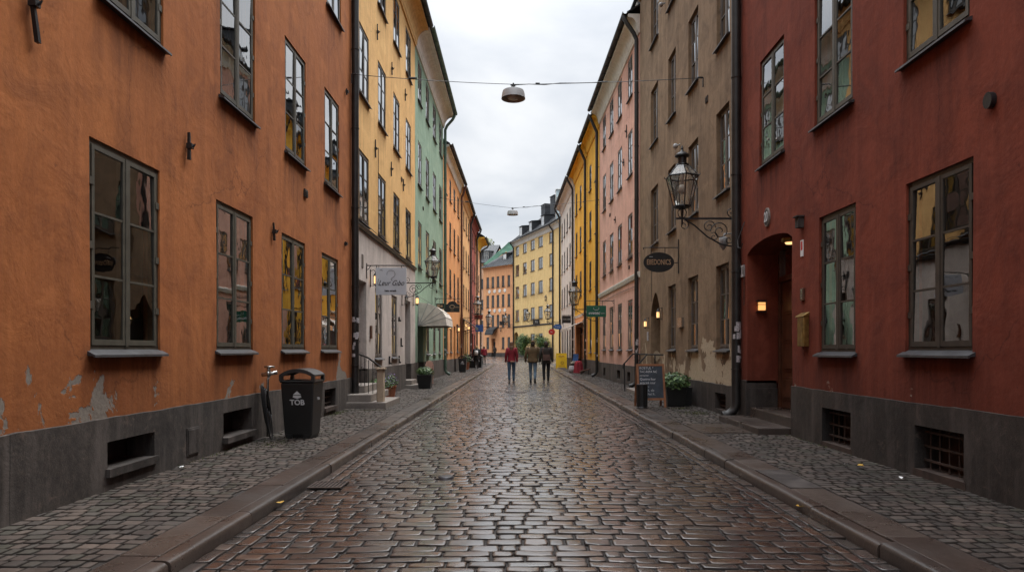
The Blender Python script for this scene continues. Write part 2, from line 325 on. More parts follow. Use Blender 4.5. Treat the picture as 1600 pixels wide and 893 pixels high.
class MB:
    def __init__(s): s.v = []; s.f = []; s.mi = []
    def add(s, vs, fs, m=0):
        k = len(s.v); s.v += [tuple(p) for p in vs]
        for q in fs: s.f.append(tuple(k + i for i in q)); s.mi.append(m)
    def hexa(s, p, m=0):      # 8 points: bottom 4 ccw, top 4
        s.add(p, [(0, 3, 2, 1), (4, 5, 6, 7), (0, 1, 5, 4), (1, 2, 6, 5), (2, 3, 7, 6), (3, 0, 4, 7)], m)
    def box(s, x0, x1, y0, y1, z0, z1, m=0, T=None):
        p = [(x0, y0, z0), (x1, y0, z0), (x1, y1, z0), (x0, y1, z0), (x0, y0, z1), (x1, y0, z1), (x1, y1, z1), (x0, y1, z1)]
        if T is not None: p = [T(*q) for q in p]
        s.hexa(p, m)
    def taper(s, cx, cy, z0, z1, a0, b0, a1, b1, m=0):
        s.hexa([(cx - a0, cy - b0, z0), (cx + a0, cy - b0, z0), (cx + a0, cy + b0, z0), (cx - a0, cy + b0, z0),
                (cx - a1, cy - b1, z1), (cx + a1, cy - b1, z1), (cx + a1, cy + b1, z1), (cx - a1, cy + b1, z1)], m)
    def quad(s, a, b, c, d, m=0): s.add([a, b, c, d], [(0, 1, 2, 3)], m)
    def tube(s, path, r, n=8, m=0, caps=True):
        path = [Vector(p) for p in path]; rs = r if isinstance(r, (list, tuple)) else [r] * len(path)
        vs = []; up = None
        for i, p in enumerate(path):
            d = (path[min(i + 1, len(path) - 1)] - path[max(i - 1, 0)])
            if d.length < 1e-9: d = Vector((0, 0, 1))
            d.normalize()
            if up is None: up = Vector((0, 0, 1)) if abs(d.z) < .9 else Vector((1, 0, 0))
            a = d.cross(up)
            if a.length < 1e-4: a = d.cross(Vector((0, 1, 0)))
            a.normalize(); b = a.cross(d).normalized(); up = b
            for k in range(n):
                t = 2 * math.pi * k / n
                vs.append(p + (a * math.cos(t) + b * math.sin(t)) * rs[i])
        fs = []
        for i in range(len(path) - 1):
            for k in range(n):
                fs.append((i * n + k, i * n + (k + 1) % n, (i + 1) * n + (k + 1) % n, (i + 1) * n + k))
        if caps:
            fs.append(tuple(range(n - 1, -1, -1))); q = (len(path) - 1) * n; fs.append(tuple(range(q, q + n)))
        s.add(vs, fs, m)
    def lathe(s, prof, cx=0, cy=0, n=20, m=0, rot=0.0):
        vs = []; fs = []
        for r, z in prof:
            for k in range(n):
                t = 2 * math.pi * k / n + rot
                vs.append((cx + r * math.cos(t), cy + r * math.sin(t), z))
        for i in range(len(prof) - 1):
            for k in range(n):
                fs.append((i * n + k, i * n + (k + 1) % n, (i + 1) * n + (k + 1) % n, (i + 1) * n + k))
        s.add(vs, fs, m)
    def loft(s, rings, n=16, m=0, cap=True):   # rings: (cx,cy,cz,rx,ry)
        vs = []; fs = []
        for (cx, cy, cz, rx, ry) in rings:
            for k in range(n):
                t = 2 * math.pi * k / n
                vs.append((cx + rx * math.cos(t), cy + ry * math.sin(t), cz))
        for i in range(len(rings) - 1):
            for k in range(n):
                fs.append((i * n + k, i * n + (k + 1) % n, (i + 1) * n + (k + 1) % n, (i + 1) * n + k))
        if cap:
            fs.append(tuple(range(n - 1, -1, -1))); q = (len(rings) - 1) * n; fs.append(tuple(range(q, q + n)))
        s.add(vs, fs, m)
    def ball(s, c, rx, ry=None, rz=None, n=12, k=8, m=0):
        ry = ry or rx; rz = rz or rx
        s.loft([(c[0], c[1], c[2] - rz * math.cos(math.pi * i / k), max(.001, rx * math.sin(math.pi * i / k)), max(.001, ry * math.sin(math.pi * i / k))) for i in range(k + 1)], n, m)
    def extr(s, prof, T, s0, s1, m=0, closed=True):   # prof (d,z) polygon swept along s
        n = len(prof)
        vs = [T(s0, d, z) for d, z in prof] + [T(s1, d, z) for d, z in prof]
        fs = [(i, (i + 1) % n, n + (i + 1) % n, n + i) for i in range(n if closed else n - 1)]
        if closed: fs += [tuple(range(n - 1, -1, -1)), tuple(range(n, 2 * n))]
        s.add(vs, fs, m)
    def build(s, name, mats, parent=None, smooth=False, bevel=0.0, label=None):
        me = bpy.data.meshes.new(name)
        off = Vector((0, 0, 0))
        if parent is not None: off = ROOTLOC.get(root_of(parent).name, off)
        me.from_pydata([(p[0] - off[0], p[1] - off[1], p[2] - off[2]) for p in s.v], [], s.f)
        if not isinstance(mats, (list, tuple)): mats = [mats]
        for m in mats: me.materials.append(M[m] if isinstance(m, str) else m)
        if len(mats) > 1: me.polygons.foreach_set('material_index', s.mi)
        if smooth: me.polygons.foreach_set('use_smooth', [True] * len(me.polygons))
        me.update()
        o = bpy.data.objects.new(name, me); COL.objects.link(o)
        if parent is not None: o.parent = parent
        if bevel:
            b = o.modifiers.new('bevel', 'BEVEL'); b.width = bevel; b.segments = 2; b.limit_method = 'ANGLE'; b.angle_limit = math.radians(40)
        if label: o['label'] = label
        return o

def autosmooth(o, ang=40):
    me = o.data
    me.polygons.foreach_set('use_smooth', [True] * len(me.polygons))
    try: me.set_sharp_from_angle(angle=math.radians(ang))
    except Exception: pass
    return o

def thing(name, label, cat, loc=(0, 0, 0), group=None, local=False):
    o = bpy.data.objects.new(name, None); COL.objects.link(o)
    o.location = loc; o['label'] = label; o['category'] = cat; o.empty_display_size = .2
    if group: o['group'] = group
    ROOTLOC[o.name] = Vector((0, 0, 0)) if local else Vector(loc)
    return o
def tag(o, label, cat, group=None, kind=None):
    if label: o['label'] = label
    if cat: o['category'] = cat
    if group: o['group'] = group
    if kind: o['kind'] = kind
    return o
def struct(o, label=None): o['kind'] = 'structure'; return o
def copy_tree(o, parent=None):
    c = o.copy(); COL.objects.link(c); c.parent = parent
    for ch in list(o.children): copy_tree(ch, c)
    return c
def place(o, loc, rz=0, label=None, scale=None):
    o.location = loc; o.rotation_euler = (0, 0, rz)
    if label: o['label'] = label
    if scale: o.scale = (scale,) * 3
    return o

def bake(curve_or_obj):
    dg = bpy.context.evaluated_depsgraph_get(); dg.update()
    return bpy.data.meshes.new_from_object(curve_or_obj.evaluated_get(dg))

def text(parent, name, s, org, right, up, size, m, shear=0, ext=.002, align='CENTER', bold=0.0, sx=1.0):
    cu = bpy.data.curves.new('t', 'FONT'); cu.body = s; cu.size = size; cu.shear = shear; cu.extrude = ext
    cu.align_x = align; cu.align_y = 'CENTER'; cu.offset = bold; cu.resolution_u = 3
    o = bpy.data.objects.new('t', cu); COL.objects.link(o)
    me = bake(o); bpy.data.objects.remove(o); bpy.data.curves.remove(cu)
    r = Vector(right).normalized(); u = Vector(up).normalized(); n = r.cross(u)
    off = ROOTLOC.get(root_of(parent).name, Vector((0, 0, 0)))
    for v in me.vertices:
        c = v.co; v.co = Vector(org) - off + r * c.x * sx + u * c.y + n * c.z
    me.name = name; me.materials.clear(); me.materials.append(M[m])
    q = bpy.data.objects.new(name, me); COL.objects.link(q); q.parent = parent
    return q

class Fr:
    """local frame of a facade: s along it, d out to the street, z up"""
    def __init__(s, p0, p1, nsign):
        s.p0 = Vector((p0[0], p0[1], 0)); s.p1 = Vector((p1[0], p1[1], 0))
        s.L = (s.p1 - s.p0).length; s.t = (s.p1 - s.p0).normalized()
        s.n = Vector((s.t.y, -s.t.x, 0)) * nsign
        s.seed = p0[1] * 1.7
    def __call__(s, a, d, z): return s.p0 + s.t * a + s.n * d + Vector((0, 0, z))
    def sy(s, y): return (y - s.p0.y) / s.t.y
    def su(s, u):           # distance along the facade seen at picture column u
        k = (u - 810) / F
        return (k * s.p0.y - s.p0.x) / (s.t.x - k * s.t.y)

def wob(fr, a, z, amp):
    return amp * mnoise.noise(Vector((a * .55, z * .5, fr.seed))) + amp * .4 * mnoise.noise(Vector((a * 1.7, z * 1.6, fr.seed + 5)))

def facade(root, fr, z0, z1, opens, mat, name='wall', off=0.0, rec=.1, amp=.02, step=.7, lip=None, s0=0.0, s1=None, recs=None):
    s1 = fr.L if s1 is None else s1
    cs = {round(s0, 4), round(s1, 4)}; cz = {round(z0, 4), round(z1, 4)}
    ops = []
    for i, (a, b, c, d) in enumerate(opens):
        a, b, c, d = max(a, s0), min(b, s1), max(c, z0), min(d, z1)
        if b - a < .01 or d - c < .01: continue
        ops.append((a, b, c, d, recs[i] if recs else rec)); cs |= {round(a, 4), round(b, 4)}; cz |= {round(c, 4), round(d, 4)}
    def fill(c):
        c = sorted(c); o = [c[0]]
        for x in c[1:]:
            if x - o[-1] < .004: continue
            k = max(1, int(math.ceil((x - o[-1]) / step))); p = o[-1]
            for j in range(1, k + 1): o.append(p + (x - p) * j / k)
        return o
    S, Z = fill(cs), fill(cz)
    mb = MB(); idx = {}
    rag = lambda s_: .014 * mnoise.noise(Vector((s_ * 2.3, 3.1, fr.seed))) + .010 * mnoise.noise(Vector((s_ * 9, 1.1, fr.seed))) - .012
    def hole(i, j):
        a = (S[i] + S[i + 1]) / 2; z = (Z[j] + Z[j + 1]) / 2
        for o in ops:
            if o[0] < a < o[1] and o[2] < z < o[3]: return o
        return None
    def vid(i, j, dd=None):
        k = (i, j, dd)
        if k not in idx:
            w = off + (wob(fr, S[i], Z[j], amp) if dd is None else -dd)
            zz = Z[j] + (rag(S[i]) if lip and j == len(Z) - 1 else 0)
            idx[k] = len(mb.v); mb.v.append(tuple(fr(S[i], w, zz)))
        return idx[k]
    for i in range(len(S) - 1):
        for j in range(len(Z) - 1):
            h = hole(i, j)
            if h is None:
                mb.f.append((vid(i, j), vid(i + 1, j), vid(i + 1, j + 1), vid(i, j + 1))); mb.mi.append(0)
            else:
                r = h[4]
                for (di, dj, a, b) in ((-1, 0, (i, j), (i, j + 1)), (1, 0, (i + 1, j + 1), (i + 1, j)), (0, -1, (i + 1, j), (i, j)), (0, 1, (i, j + 1), (i + 1, j + 1))):
                    ii, jj = i + di, j + dj
                    if 0 <= ii < len(S) - 1 and 0 <= jj < len(Z) - 1 and hole(ii, jj) is None:
                        mb.f.append((vid(*a), vid(*b), vid(b[0], b[1], r), vid(a[0], a[1], r))); mb.mi.append(0)
    if lip:
        for i in range(len(S) - 1):
            if hole(i, len(Z) - 2): continue
            a, b = S[i], S[i + 1]
            mb.quad(fr(a, off + wob(fr, a, Z[-1], amp), z1 + rag(a)), fr(b, off + wob(fr, b, Z[-1], amp), z1 + rag(b)), fr(b, -.06, z1 + rag(b) + .01), fr(a, -.06, z1 + rag(a) + .01))
    return mb

def mark_under_sill(o, fr, wins, reach=.85):  # vertex value: strongest right below a window, zero at reach
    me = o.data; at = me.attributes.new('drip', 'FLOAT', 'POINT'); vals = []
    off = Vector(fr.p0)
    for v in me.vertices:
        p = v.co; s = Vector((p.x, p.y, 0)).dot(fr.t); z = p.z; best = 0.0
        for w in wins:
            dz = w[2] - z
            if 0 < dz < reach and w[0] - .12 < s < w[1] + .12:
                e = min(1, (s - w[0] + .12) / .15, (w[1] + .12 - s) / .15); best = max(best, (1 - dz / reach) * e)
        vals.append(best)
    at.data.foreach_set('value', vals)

def arch_fill(mb, fr, s0, s1, zs, zt, depth, amp, off=0.0, pointed=False, n=12):
    mid = (s0 + s1) / 2; hw = (s1 - s0) / 2
    pts = []
    for i in range(n + 1):
        q = -1 + 2 * i / n
        if pointed: z = zs + (zt - zs) * (1 - abs(q) ** 1.6)
        else: z = zs + (zt - zs) * math.sqrt(max(0, 1 - q * q * .98))
        pts.append((mid + q * hw, z))
    for i in range(n):
        (a, za), (b, zb) = pts[i], pts[i + 1]
        f = lambda s_, z_: fr(s_, off + wob(fr, s_, z_, amp), z_)
        mb.quad(f(a, za), f(b, zb), f(b, zt + .001), f(a, zt + .001))
        mb.quad(f(a, za), f(b, zb), fr(b, -depth, zb), fr(a, -depth, za))

def window(root, fr, s0, s1, z0, z1, rows=3, fm='frame', gm='glass_d', rec=.07, sill='out', lod=0, leaves=2, curtain=False, room=False, fw=.05, open_leaf=0):
    """one window: frame mesh with its casements and glazing bars, the panes and the sill as its own children"""
    mb = MB(); gl = MB(); T = fr
    d1 = -rec; d0 = -rec - .07
    B = lambda a, b, c, d, e0=d0, e1=d1: mb.box(a, b, e0, e1, c, d, T=T)
    # outer frame
    B(s0 - .01, s0 + fw, z0, z1, d0 - .03, d1 - .012); B(s1 - fw, s1 + .01, z0, z1, d0 - .03, d1 - .012)
    B(s0, s1, z1 - fw, z1 + .01, d0 - .03, d1 - .014); B(s0, s1, z0 - .01, z0 + fw * 1.2, d0 - .03, d1 - .010)
    mid = (s0 + s1) / 2
    if leaves == 2:
        B(mid - .022, mid + .022, z0 + fw, z1 - fw, d0 - .02, d1 + .006)
        lv = [(s0 + fw + .004, mid - .02), (mid + .02, s1 - fw - .004)]
    else: lv = [(s0 + fw, s1 - fw)]
    w = .042 if lod == 0 else .05
    zb, zt = z0 + fw * 1.2 + .004, z1 - fw - .004
    for (a, b) in lv:
        B(a, a + w, zb, zt); B(b - w, b, zb, zt); B(a + w, b - w, zt - w, zt); B(a + w, b - w, zb, zb + w * 1.35)
        hh = (zt - w - zb - w * 1.35) / rows
        for k in range(rows):
            c0 = zb + w * 1.35 + hh * k; c1 = c0 + hh
            if k: B(a + w, b - w, c0 - .011, c0 + .011, d0 + .02, d1 - .004)
            tx, tz = random.uniform(-.006, .006), random.uniform(-.006, .006)
            dm = d1 - .016
            aa, bb = a + w - .008, b - w + .008
            gl.quad(T(aa, dm - tx - tz, c0), T(bb, dm + tx - tz, c0), T(bb, dm + tx + tz, c1), T(aa, dm - tx + tz, c1))
    if lod == 0:     # hinges
        for zz in (z0 + .22 * (z1 - z0), z0 + .5 * (z1 - z0), z0 + .8 * (z1 - z0)):
            B(s0 + .012, s0 + .075, zz - .035, zz + .035, d1 - .01, d1 + .006)
            B(s1 - .075, s1 - .012, zz - .035, zz + .035, d1 - .01, d1 + .006)
    wi = mb.build('window', [fm], root)
    if fr.t.cross(Vector((0, 0, 1))).dot(fr.n) < 0: gl.f = [q[::-1] for q in gl.f]
    gl.build('pane', [gm], wi)
    if sill:
        sb = MB()
        pr = [(-rec - .03, z0 + .035), (.075, z0 - .028), (.078, z0 - .052), (.062, z0 - .052), (.058, z0 - .04), (-rec - .03, z0 - .03)]
        sb.extr(pr, T, s0 - .045, s1 + .045)
        sb.build('sill', ['sill'], wi)
    if room:
        rb = MB(); e = .35; dd = 1.5
        a, b, c, d = s0 - e, s1 + e, z0 - .5, z1 + .25
        f0 = -rec - .12
        rb.quad(T(a, -dd, c), T(b, -dd, c), T(b, -dd, d), T(a, -dd, d))
        rb.quad(T(a, f0, c), T(a, -dd, c), T(a, -dd, d), T(a, f0, d)); rb.quad(T(b, f0, c), T(b, -dd, c), T(b, -dd, d), T(b, f0, d))
        rb.quad(T(a, f0, c), T(b, f0, c), T(b, -dd, c), T(a, -dd, c)); rb.quad(T(a, f0, d), T(b, f0, d), T(b, -dd, d), T(a, -dd, d))
        for (p, q, r_, t_) in ((a, s0, c, d), (s1, b, c, d), (s0, s1, c, z0), (s0, s1, z1, d)):
            rb.quad(T(p, f0, r_), T(q, f0, r_), T(q, f0, t_), T(p, f0, t_))
        # a shelf and a picture so that the room is not empty
        rb.box(a + .1, a + .7, -dd + .02, -dd + .35, c, c + random.uniform(.9, 1.7), T=T)
        rb.build('room', ['room'], wi)
    if curtain:
        cb = MB(); dd = -rec - .2
        for (a, b) in ((s0 + .02, s0 + .02 + (s1 - s0) * .32), (s1 - .02 - (s1 - s0) * .32, s1 - .02)):
            n = 22; vs = []
            for i in range(n + 1):
                q = i / n; vs.append((a + (b - a) * q, dd + .025 * math.sin(q * 34 + a) + .01 * math.sin(q * 11)))
            for i in range(n):
                cb.quad(T(vs[i][0], vs[i][1], z0), T(vs[i + 1][0], vs[i + 1][1], z0), T(vs[i + 1][0], vs[i + 1][1], z1), T(vs[i][0], vs[i][1], z1))
        cb.build('curtain', ['curtain'], wi, smooth=True)
    return wi

def bars(root, fr, s0, s1, z0, z1, nv=6, nh=3, d=-.1, name='window_grille'):
    mb = MB()
    for i in range(nv):
        s_ = s0 + (s1 - s0) * (i + .5) / nv; mb.tube([fr(s_, d, z0), fr(s_, d, z1)], .009, 6)
    for i in range(nh):
        z = z0 + (z1 - z0) * (i + .6) / nh; mb.box(s0 - .01, s1 + .01, d + .008, d + .02, z - .012, z + .012, T=fr)
    o = mb.build(name, ['rust'], root); return o
def cellar(root, fr, s0, s1, z0, z1, grille=True, depth=.28, ledge=True, ledge_out=.04):
    mb = MB(); mb.quad(fr(s0 - .05, -depth, z0 - .05), fr(s1 + .05, -depth, z0 - .05), fr(s1 + .05, -depth, z1 + .05), fr(s0 - .05, -depth, z1 + .05))
    if ledge: mb.box(s0 - .03, s1 + .03, -depth, .03 + ledge_out, z0 - .06, z0 + .02, T=fr)
    o = mb.build('cellar_window', ['rust' if grille else 'plinth_wet', ], root)
    if grille: bars(root, fr, s0 + .01, s1 - .01, z0 + .02, z1 - .01, max(4, int((s1 - s0) / .15)), 3)
    return o

def eave(root, fr, ztop, e=.45, cm='cream', rm='roof', gm='roof', hh=.7, ridge=5.2, pitch=.62, style='cove', s0=0.0, s1=None, back=10.0):
    """cornice, gutter and pitched roof"""
    s1 = fr.L if s1 is None else s1
    cb = MB()
    if style == 'cove':
        pr = [(-.05, ztop - hh), (.05, ztop - hh), (.07, ztop - hh + .07)]
        for i in range(7):
            q = i / 6 * math.pi / 2; pr.append((.09 + (e - .12) * (1 - math.cos(q)), ztop - hh + .1 + (hh - .22) * math.sin(q)))
        pr += [(e + .02, ztop - .12), (e + .02, ztop), (-.05, ztop)]
    else:
        pr = [(-.05, ztop - hh), (.04, ztop - hh), (.04, ztop - .16), (e, ztop - .12), (e, ztop), (-.05, ztop)]
    cb.extr(pr, fr, s0 + .01, s1 - .01)
    cb.build('cornice', [cm], root)
    g = MB(); gp = []
    for i in range(9):
        q = math.pi * i / 8; gp.append((e + .13 - .09 * math.cos(q) - .0, ztop + .07 - .09 * math.sin(q)))
    for i in range(9):
        q = math.pi * (8 - i) / 8; gp.append((e + .13 - .078 * math.cos(q), ztop + .07 - .078 * math.sin(q)))
    g.extr(gp, fr, s0, s1)
    for k in range(int((s1 - s0) / .8)):
        a = s0 + .4 + k * .8; g.box(a, a + .02, e - .05, e + .22, ztop - .035, ztop - .02, T=fr)
    g.build('gutter', [gm], root)
    r = MB(); zr = ztop + .06 + (ridge + e) * pitch
    pr = [(e + .06, ztop + .02), (e + .06, ztop + .08), (-ridge, zr + .06), (-back, zr - (back - ridge) * pitch), (-back, zr - (back - ridge) * pitch - .1), (-ridge, zr - .04)]
    r.extr(pr, fr, s0, s1)
    # standing seams
    for k in range(int((s1 - s0) / .6)):
        a = s0 + .3 + k * .6
        r.hexa([fr(a, e + .05, ztop + .07), fr(a + .02, e + .05, ztop + .07), fr(a + .02, -ridge, zr + .05), fr(a, -ridge, zr + .05),
                fr(a, e + .05, ztop + .11), fr(a + .02, e + .05, ztop + .11), fr(a + .02, -ridge, zr + .09), fr(a, -ridge, zr + .09)])
    return r.build('roof', [rm], root), zr

def ends(mb, fr, z0, z1, depth=9.5, e0=True, e1=True):
    for s_, on in ((.004, e0), (fr.L - .004, e1)):
        if on: mb.quad(fr(s_, 0, z0), fr(s_, -depth, z0), fr(s_, -depth, z1), fr(s_, 0, z1))
    mb.quad(fr(0, -depth, z0), fr(fr.L, -depth, z0), fr(fr.L, -depth, z1), fr(0, -depth, z1))
    zr = z1 + 3.2
    for s_ in (.004, fr.L - .004): mb.add([fr(s_, 0, z1), fr(s_, -depth, z1), fr(s_, -5, zr)], [(0, 1, 2)])

def dormer(root, fr, s, z, w=1.0, h=1.1, d0=-.2, rm='roof'):
    mb = MB(); mb.box(s - w / 2, s + w / 2, d0 - 1.8, d0, z, z + h, T=fr)
    mb.extr([(d0 + .12, z + h), (d0 + .12, z + h + .06), (d0 - 2.4, z + h + .35), (d0 - 2.4, z + h + .2)], fr, s - w / 2 - .1, s + w / 2 + .1)
    o = mb.build('dormer', [rm], root)
    w2 = MB(); a, b, c, d = s - w * .34, s + w * .34, z + .15, z + h - .1; D = d0 + .03
    for (p, q, r_, t_) in ((a, a + .07, c, d), (b - .07, b, c, d), (s - .035, s + .035, c, d), (a, b, c, c + .07), (a, b, d - .07, d), (a, b, (c + d) / 2 - .02, (c + d) / 2 + .02)):
        w2.box(p, q, D - .04, D + (.004 if r_ == c and t_ == d else 0), r_, t_, T=fr)
    wo = w2.build('dormer_window', ['frame_wh'], o)
    g = MB(); g.quad(fr(a, D - .01, c), fr(b, D - .01, c), fr(b, D - .01, d), fr(a, D - .01, d)); g.build('pane', ['glass_d'], o)
    return o

def chimney(root, fr, s, d, z0, z1, w=.9, rm='roof'):
    mb = MB(); mb.box(s - w / 2, s + w / 2, d - .4, d + .4, z0, z1, T=fr)
    mb.box(s - w / 2 - .08, s + w / 2 + .08, d - .48, d + .48, z1, z1 + .12, T=fr)
    mb.box(s - w / 2 - .04, s + w / 2 + .04, d - .44, d + .44, z1 - .35, z1 - .28, T=fr)
    return mb.build('chimney', [rm], root)

def pipe(root, fr, s, ztop, e=.45, r=.075, m='pipe', foot=True, d=.13, zfoot=.35, kick=(0, 1), shoe=True, stickers=0):
    mb = MB()
    p = [fr(s, e + .12, ztop + .02), fr(s, e + .12, ztop - .12), fr(s, e + .02, ztop - .3), fr(s, d + .1, ztop - .62), fr(s, d, ztop - .85)]
    zlow = zfoot + .12
    p += [fr(s, d, z) for z in np.linspace(ztop - 1.2, zlow, 10)]
    if foot:
        p += [fr(s, d + .01, zfoot), fr(s, d + .06, zfoot - .1), fr(s, d + .16, zfoot - .17), fr(s, d + .24, zfoot - .19)]
    mb.tube(p, r, 14)
    if shoe and foot: mb.tube([fr(s, d + .2, zfoot - .182), fr(s, d + .26, zfoot - .197)], r * 1.12, 14)
    z = zlow + .6
    while z < ztop - 1.2:
        mb.lathe([(r, z - .012), (r * 1.13, z - .01), (r * 1.13, z + .01), (r, z + .012)], fr(s, d, 0).x, fr(s, d, 0).y, 14)
        mb.box(s - .012, s + .012, -.02, d - r + .01, z - .008, z + .008, T=fr); z += 1.9
    o = mb.build('drainpipe', [m], root); autosmooth(o, 50)
    if stickers:
        sb = MB(); c = fr(s, d, 0); rr = r + .003
        for k in range(stickers):
            z0_ = random.uniform(1.1, 2.15); h = random.uniform(.05, .14); a0 = random.uniform(-2.6, -.9); aw = random.uniform(.5, 1.3); n = 5
            for i in range(n):
                a, b = a0 + aw * i / n, a0 + aw * (i + 1) / n
                sb.quad((c.x + rr * math.cos(a), c.y + rr * math.sin(a), z0_), (c.x + rr * math.cos(b), c.y + rr * math.sin(b), z0_),
                        (c.x + rr * math.cos(b), c.y + rr * math.sin(b), z0_ + h), (c.x + rr * math.cos(a), c.y + rr * math.sin(a), z0_ + h))
            rr += .0006
        sb.build('stickers', ['sticker'], o, label='torn pale stickers pasted on the pipe')
    return o

def anchor(root, fr, s, z, h=.5, tilt=.05, fork=True):
    mb = MB(); w = .018
    mb.hexa([fr(s - w + tilt, .015, z - h / 2), fr(s + w + tilt, .015, z - h / 2), fr(s + w + tilt, .05, z - h / 2), fr(s - w + tilt, .05, z - h / 2),
             fr(s - w * .6 - tilt, .015, z + h / 2), fr(s + w * .6 - tilt, .015, z + h / 2), fr(s + w * .6 - tilt, .045, z + h / 2), fr(s - w * .6 - tilt, .045, z + h / 2)])
    mb.box(s - .03, s + .035, .01, .075, z - .03, z + .03, T=fr)
    if fork: mb.tube([fr(s, .05, z - .02), fr(s + .01, .085, z + .0), fr(s + .015, .10, z + .03)], [.014, .012, .007], 6)
    return mb.build('wall_anchor', ['iron'], root)

def scroll(mb, c, ax, az, r0, turns, a0, r, sgn=1, n=22, m=0):
    """spiral in the plane of unit vectors ax, az"""
    pts = []
    for i in range(n + 1):
        q = i / n; a = a0 + sgn * turns * 2 * math.pi * q; rr = r0 * (1 - .82 * q)
        pts.append(Vector(c) + Vector(ax) * rr * math.cos(a) + Vector(az) * rr * math.sin(a))
    mb.tube(pts, r, 6, m)
SKY_LO, SKY_HI, EXPO = 4.6, 44.0, 1.02
# ------------------------------------------------------------------ street
KL, KR = -2.25, 2.56           # kerb faces
SL, SR = -2.66, 3.02           # inner edges of the kerb slabs
def hz(x, y):                  # gentle unevenness and camber of the road
    c = (x - .15) / 2.4
    return .018 - .03 * c * c + .006 * np.sin(y * .9 + x) + .005 * np.sin(y * .37 - x * 1.3) + .003 * np.sin(y * 2.3 + 3 * x) * np.sin(x * 2.1 - y * .7) + np.clip((y - 62) / 38, 0, 1) * .35

def setts(name, x0, x1, y0, y1, row, ln, zf, mat, gap=.012, dome=.006, jit=.006, along=False, wave=.02, flat=1.0):
    R = []                                    # xa, xb, ya, yb
    if along: x0, x1, y0, y1 = y0, y1, x0, x1
    y = y0
    while y < y1:
        h = row * random.uniform(.8, 1.2)
        if y1 - y - h < row * .4: h = y1 - y
        x = x0 - random.uniform(0, ln)
        while x < x1:
            w = ln * random.choice((.6, .75, .85, 1, 1, 1.15, 1.3, 1.55)) * random.uniform(.92, 1.08)
            a, b = max(x, x0), min(x + w, x1)
            if b - a > .05: R.append((a, b, y, y + h))
            x += w
        y += h
    A = np.array(R)
    if along: A = A[:, [2, 3, 0, 1]]
    n = len(A)
    cx = (A[:, 0] + A[:, 1]) / 2; cy = (A[:, 2] + A[:, 3]) / 2
    hw = (A[:, 1] - A[:, 0] - gap) / 2; hh = (A[:, 3] - A[:, 2] - gap) / 2
    ux = np.array([-1, 0, 1, 1, 1, 0, -1, -1.]); uy = np.array([-1, -1, -1, 0, 1, 1, 1, 0.])
    rnd = np.random.rand
    jx = (rnd(n, 8) - .5) * 2 * jit; jy = (rnd(n, 8) - .5) * 2 * jit
    cpull = np.where((ux != 0) & (uy != 0), .004, 0.0)
    tx = (rnd(n, 1) - .5) * .05 * flat; ty = (rnd(n, 1) - .5) * .06 * flat; hgt = (rnd(n, 1) - .5) * .008 * flat
    V = np.zeros((n, 33, 3))
    for ri, (ins, dz) in enumerate(((0.0, -.028), (.001, -dome), (.006, -.0008), (.022, 0.0))):
        px = (hw[:, None] - ins) * ux - cpull * ux + jx * (1 if ri < 2 else .6)
        py = (hh[:, None] - ins) * uy - cpull * uy + jy * (1 if ri < 2 else .6)
        s = slice(ri * 8, ri * 8 + 8)
        V[:, s, 0] = px; V[:, s, 1] = py
        V[:, s, 2] = dz + (tx * px + ty * py if ri else 0) + hgt
    V[:, 16:24, 2] += (rnd(n, 8) - .5) * .003; V[:, 24:32, 2] += (rnd(n, 8) - .5) * .003
    V[:, 32, 2] = hgt[:, 0] + .0008 + (rnd(n) - .5) * .003
    V[:, :, 0] += cx[:, None]; V[:, :, 1] += cy[:, None]
    X, Y = V[:, :, 0].copy(), V[:, :, 1].copy()
    if not along: V[:, :, 1] += wave * (np.sin(X * 1.9 + Y * .35) * .6 + np.sin(X * .8 - Y * .21))
    V[:, :, 2] += zf(X, Y)
    quads = []
    for r in range(3):
        for k in range(8):
            quads.append((r * 8 + k, r * 8 + (k + 1) % 8, r * 8 + 8 + (k + 1) % 8, r * 8 + 8 + k))
    tris = [(24 + k, 24 + (k + 1) % 8, 32) for k in range(8)]
    base = (np.arange(n) * 33)[:, None]
    q = (np.array(quads)[None] + base[:, :, None]).reshape(-1)
    t = (np.array(tris)[None] + base[:, :, None]).reshape(-1)
    loops = np.concatenate([q, t]); nq, nt = n * 24, n * 8
    starts = np.concatenate([np.arange(nq) * 4, nq * 4 + np.arange(nt) * 3]); tot = np.concatenate([np.full(nq, 4), np.full(nt, 3)])
    me = bpy.data.meshes.new(name)
    me.vertices.add(n * 33); me.vertices.foreach_set('co', V.reshape(-1))
    me.loops.add(len(loops)); me.loops.foreach_set('vertex_index', loops.astype(np.int32))
    me.polygons.add(nq + nt); me.polygons.foreach_set('loop_start', starts.astype(np.int32)); me.polygons.foreach_set('loop_total', tot.astype(np.int32))
    me.polygons.foreach_set('use_smooth', np.ones(nq + nt, dtype=bool))
    at = me.attributes.new('tone', 'FLOAT', 'POINT')
    at.data.foreach_set('value', np.repeat(rnd(n), 33).astype(np.float32))
    ea = me.attributes.new('edge', 'FLOAT', 'POINT'); ev = np.zeros(33); ev[:16] = 1.0; ev[16:24] = .55
    ea.data.foreach_set('value', np.tile(ev, n).astype(np.float32))
    me.update(calc_edges=True); me.validate()
    me.materials.append(M[mat])
    o = bpy.data.objects.new(name, me); COL.objects.link(o); return o

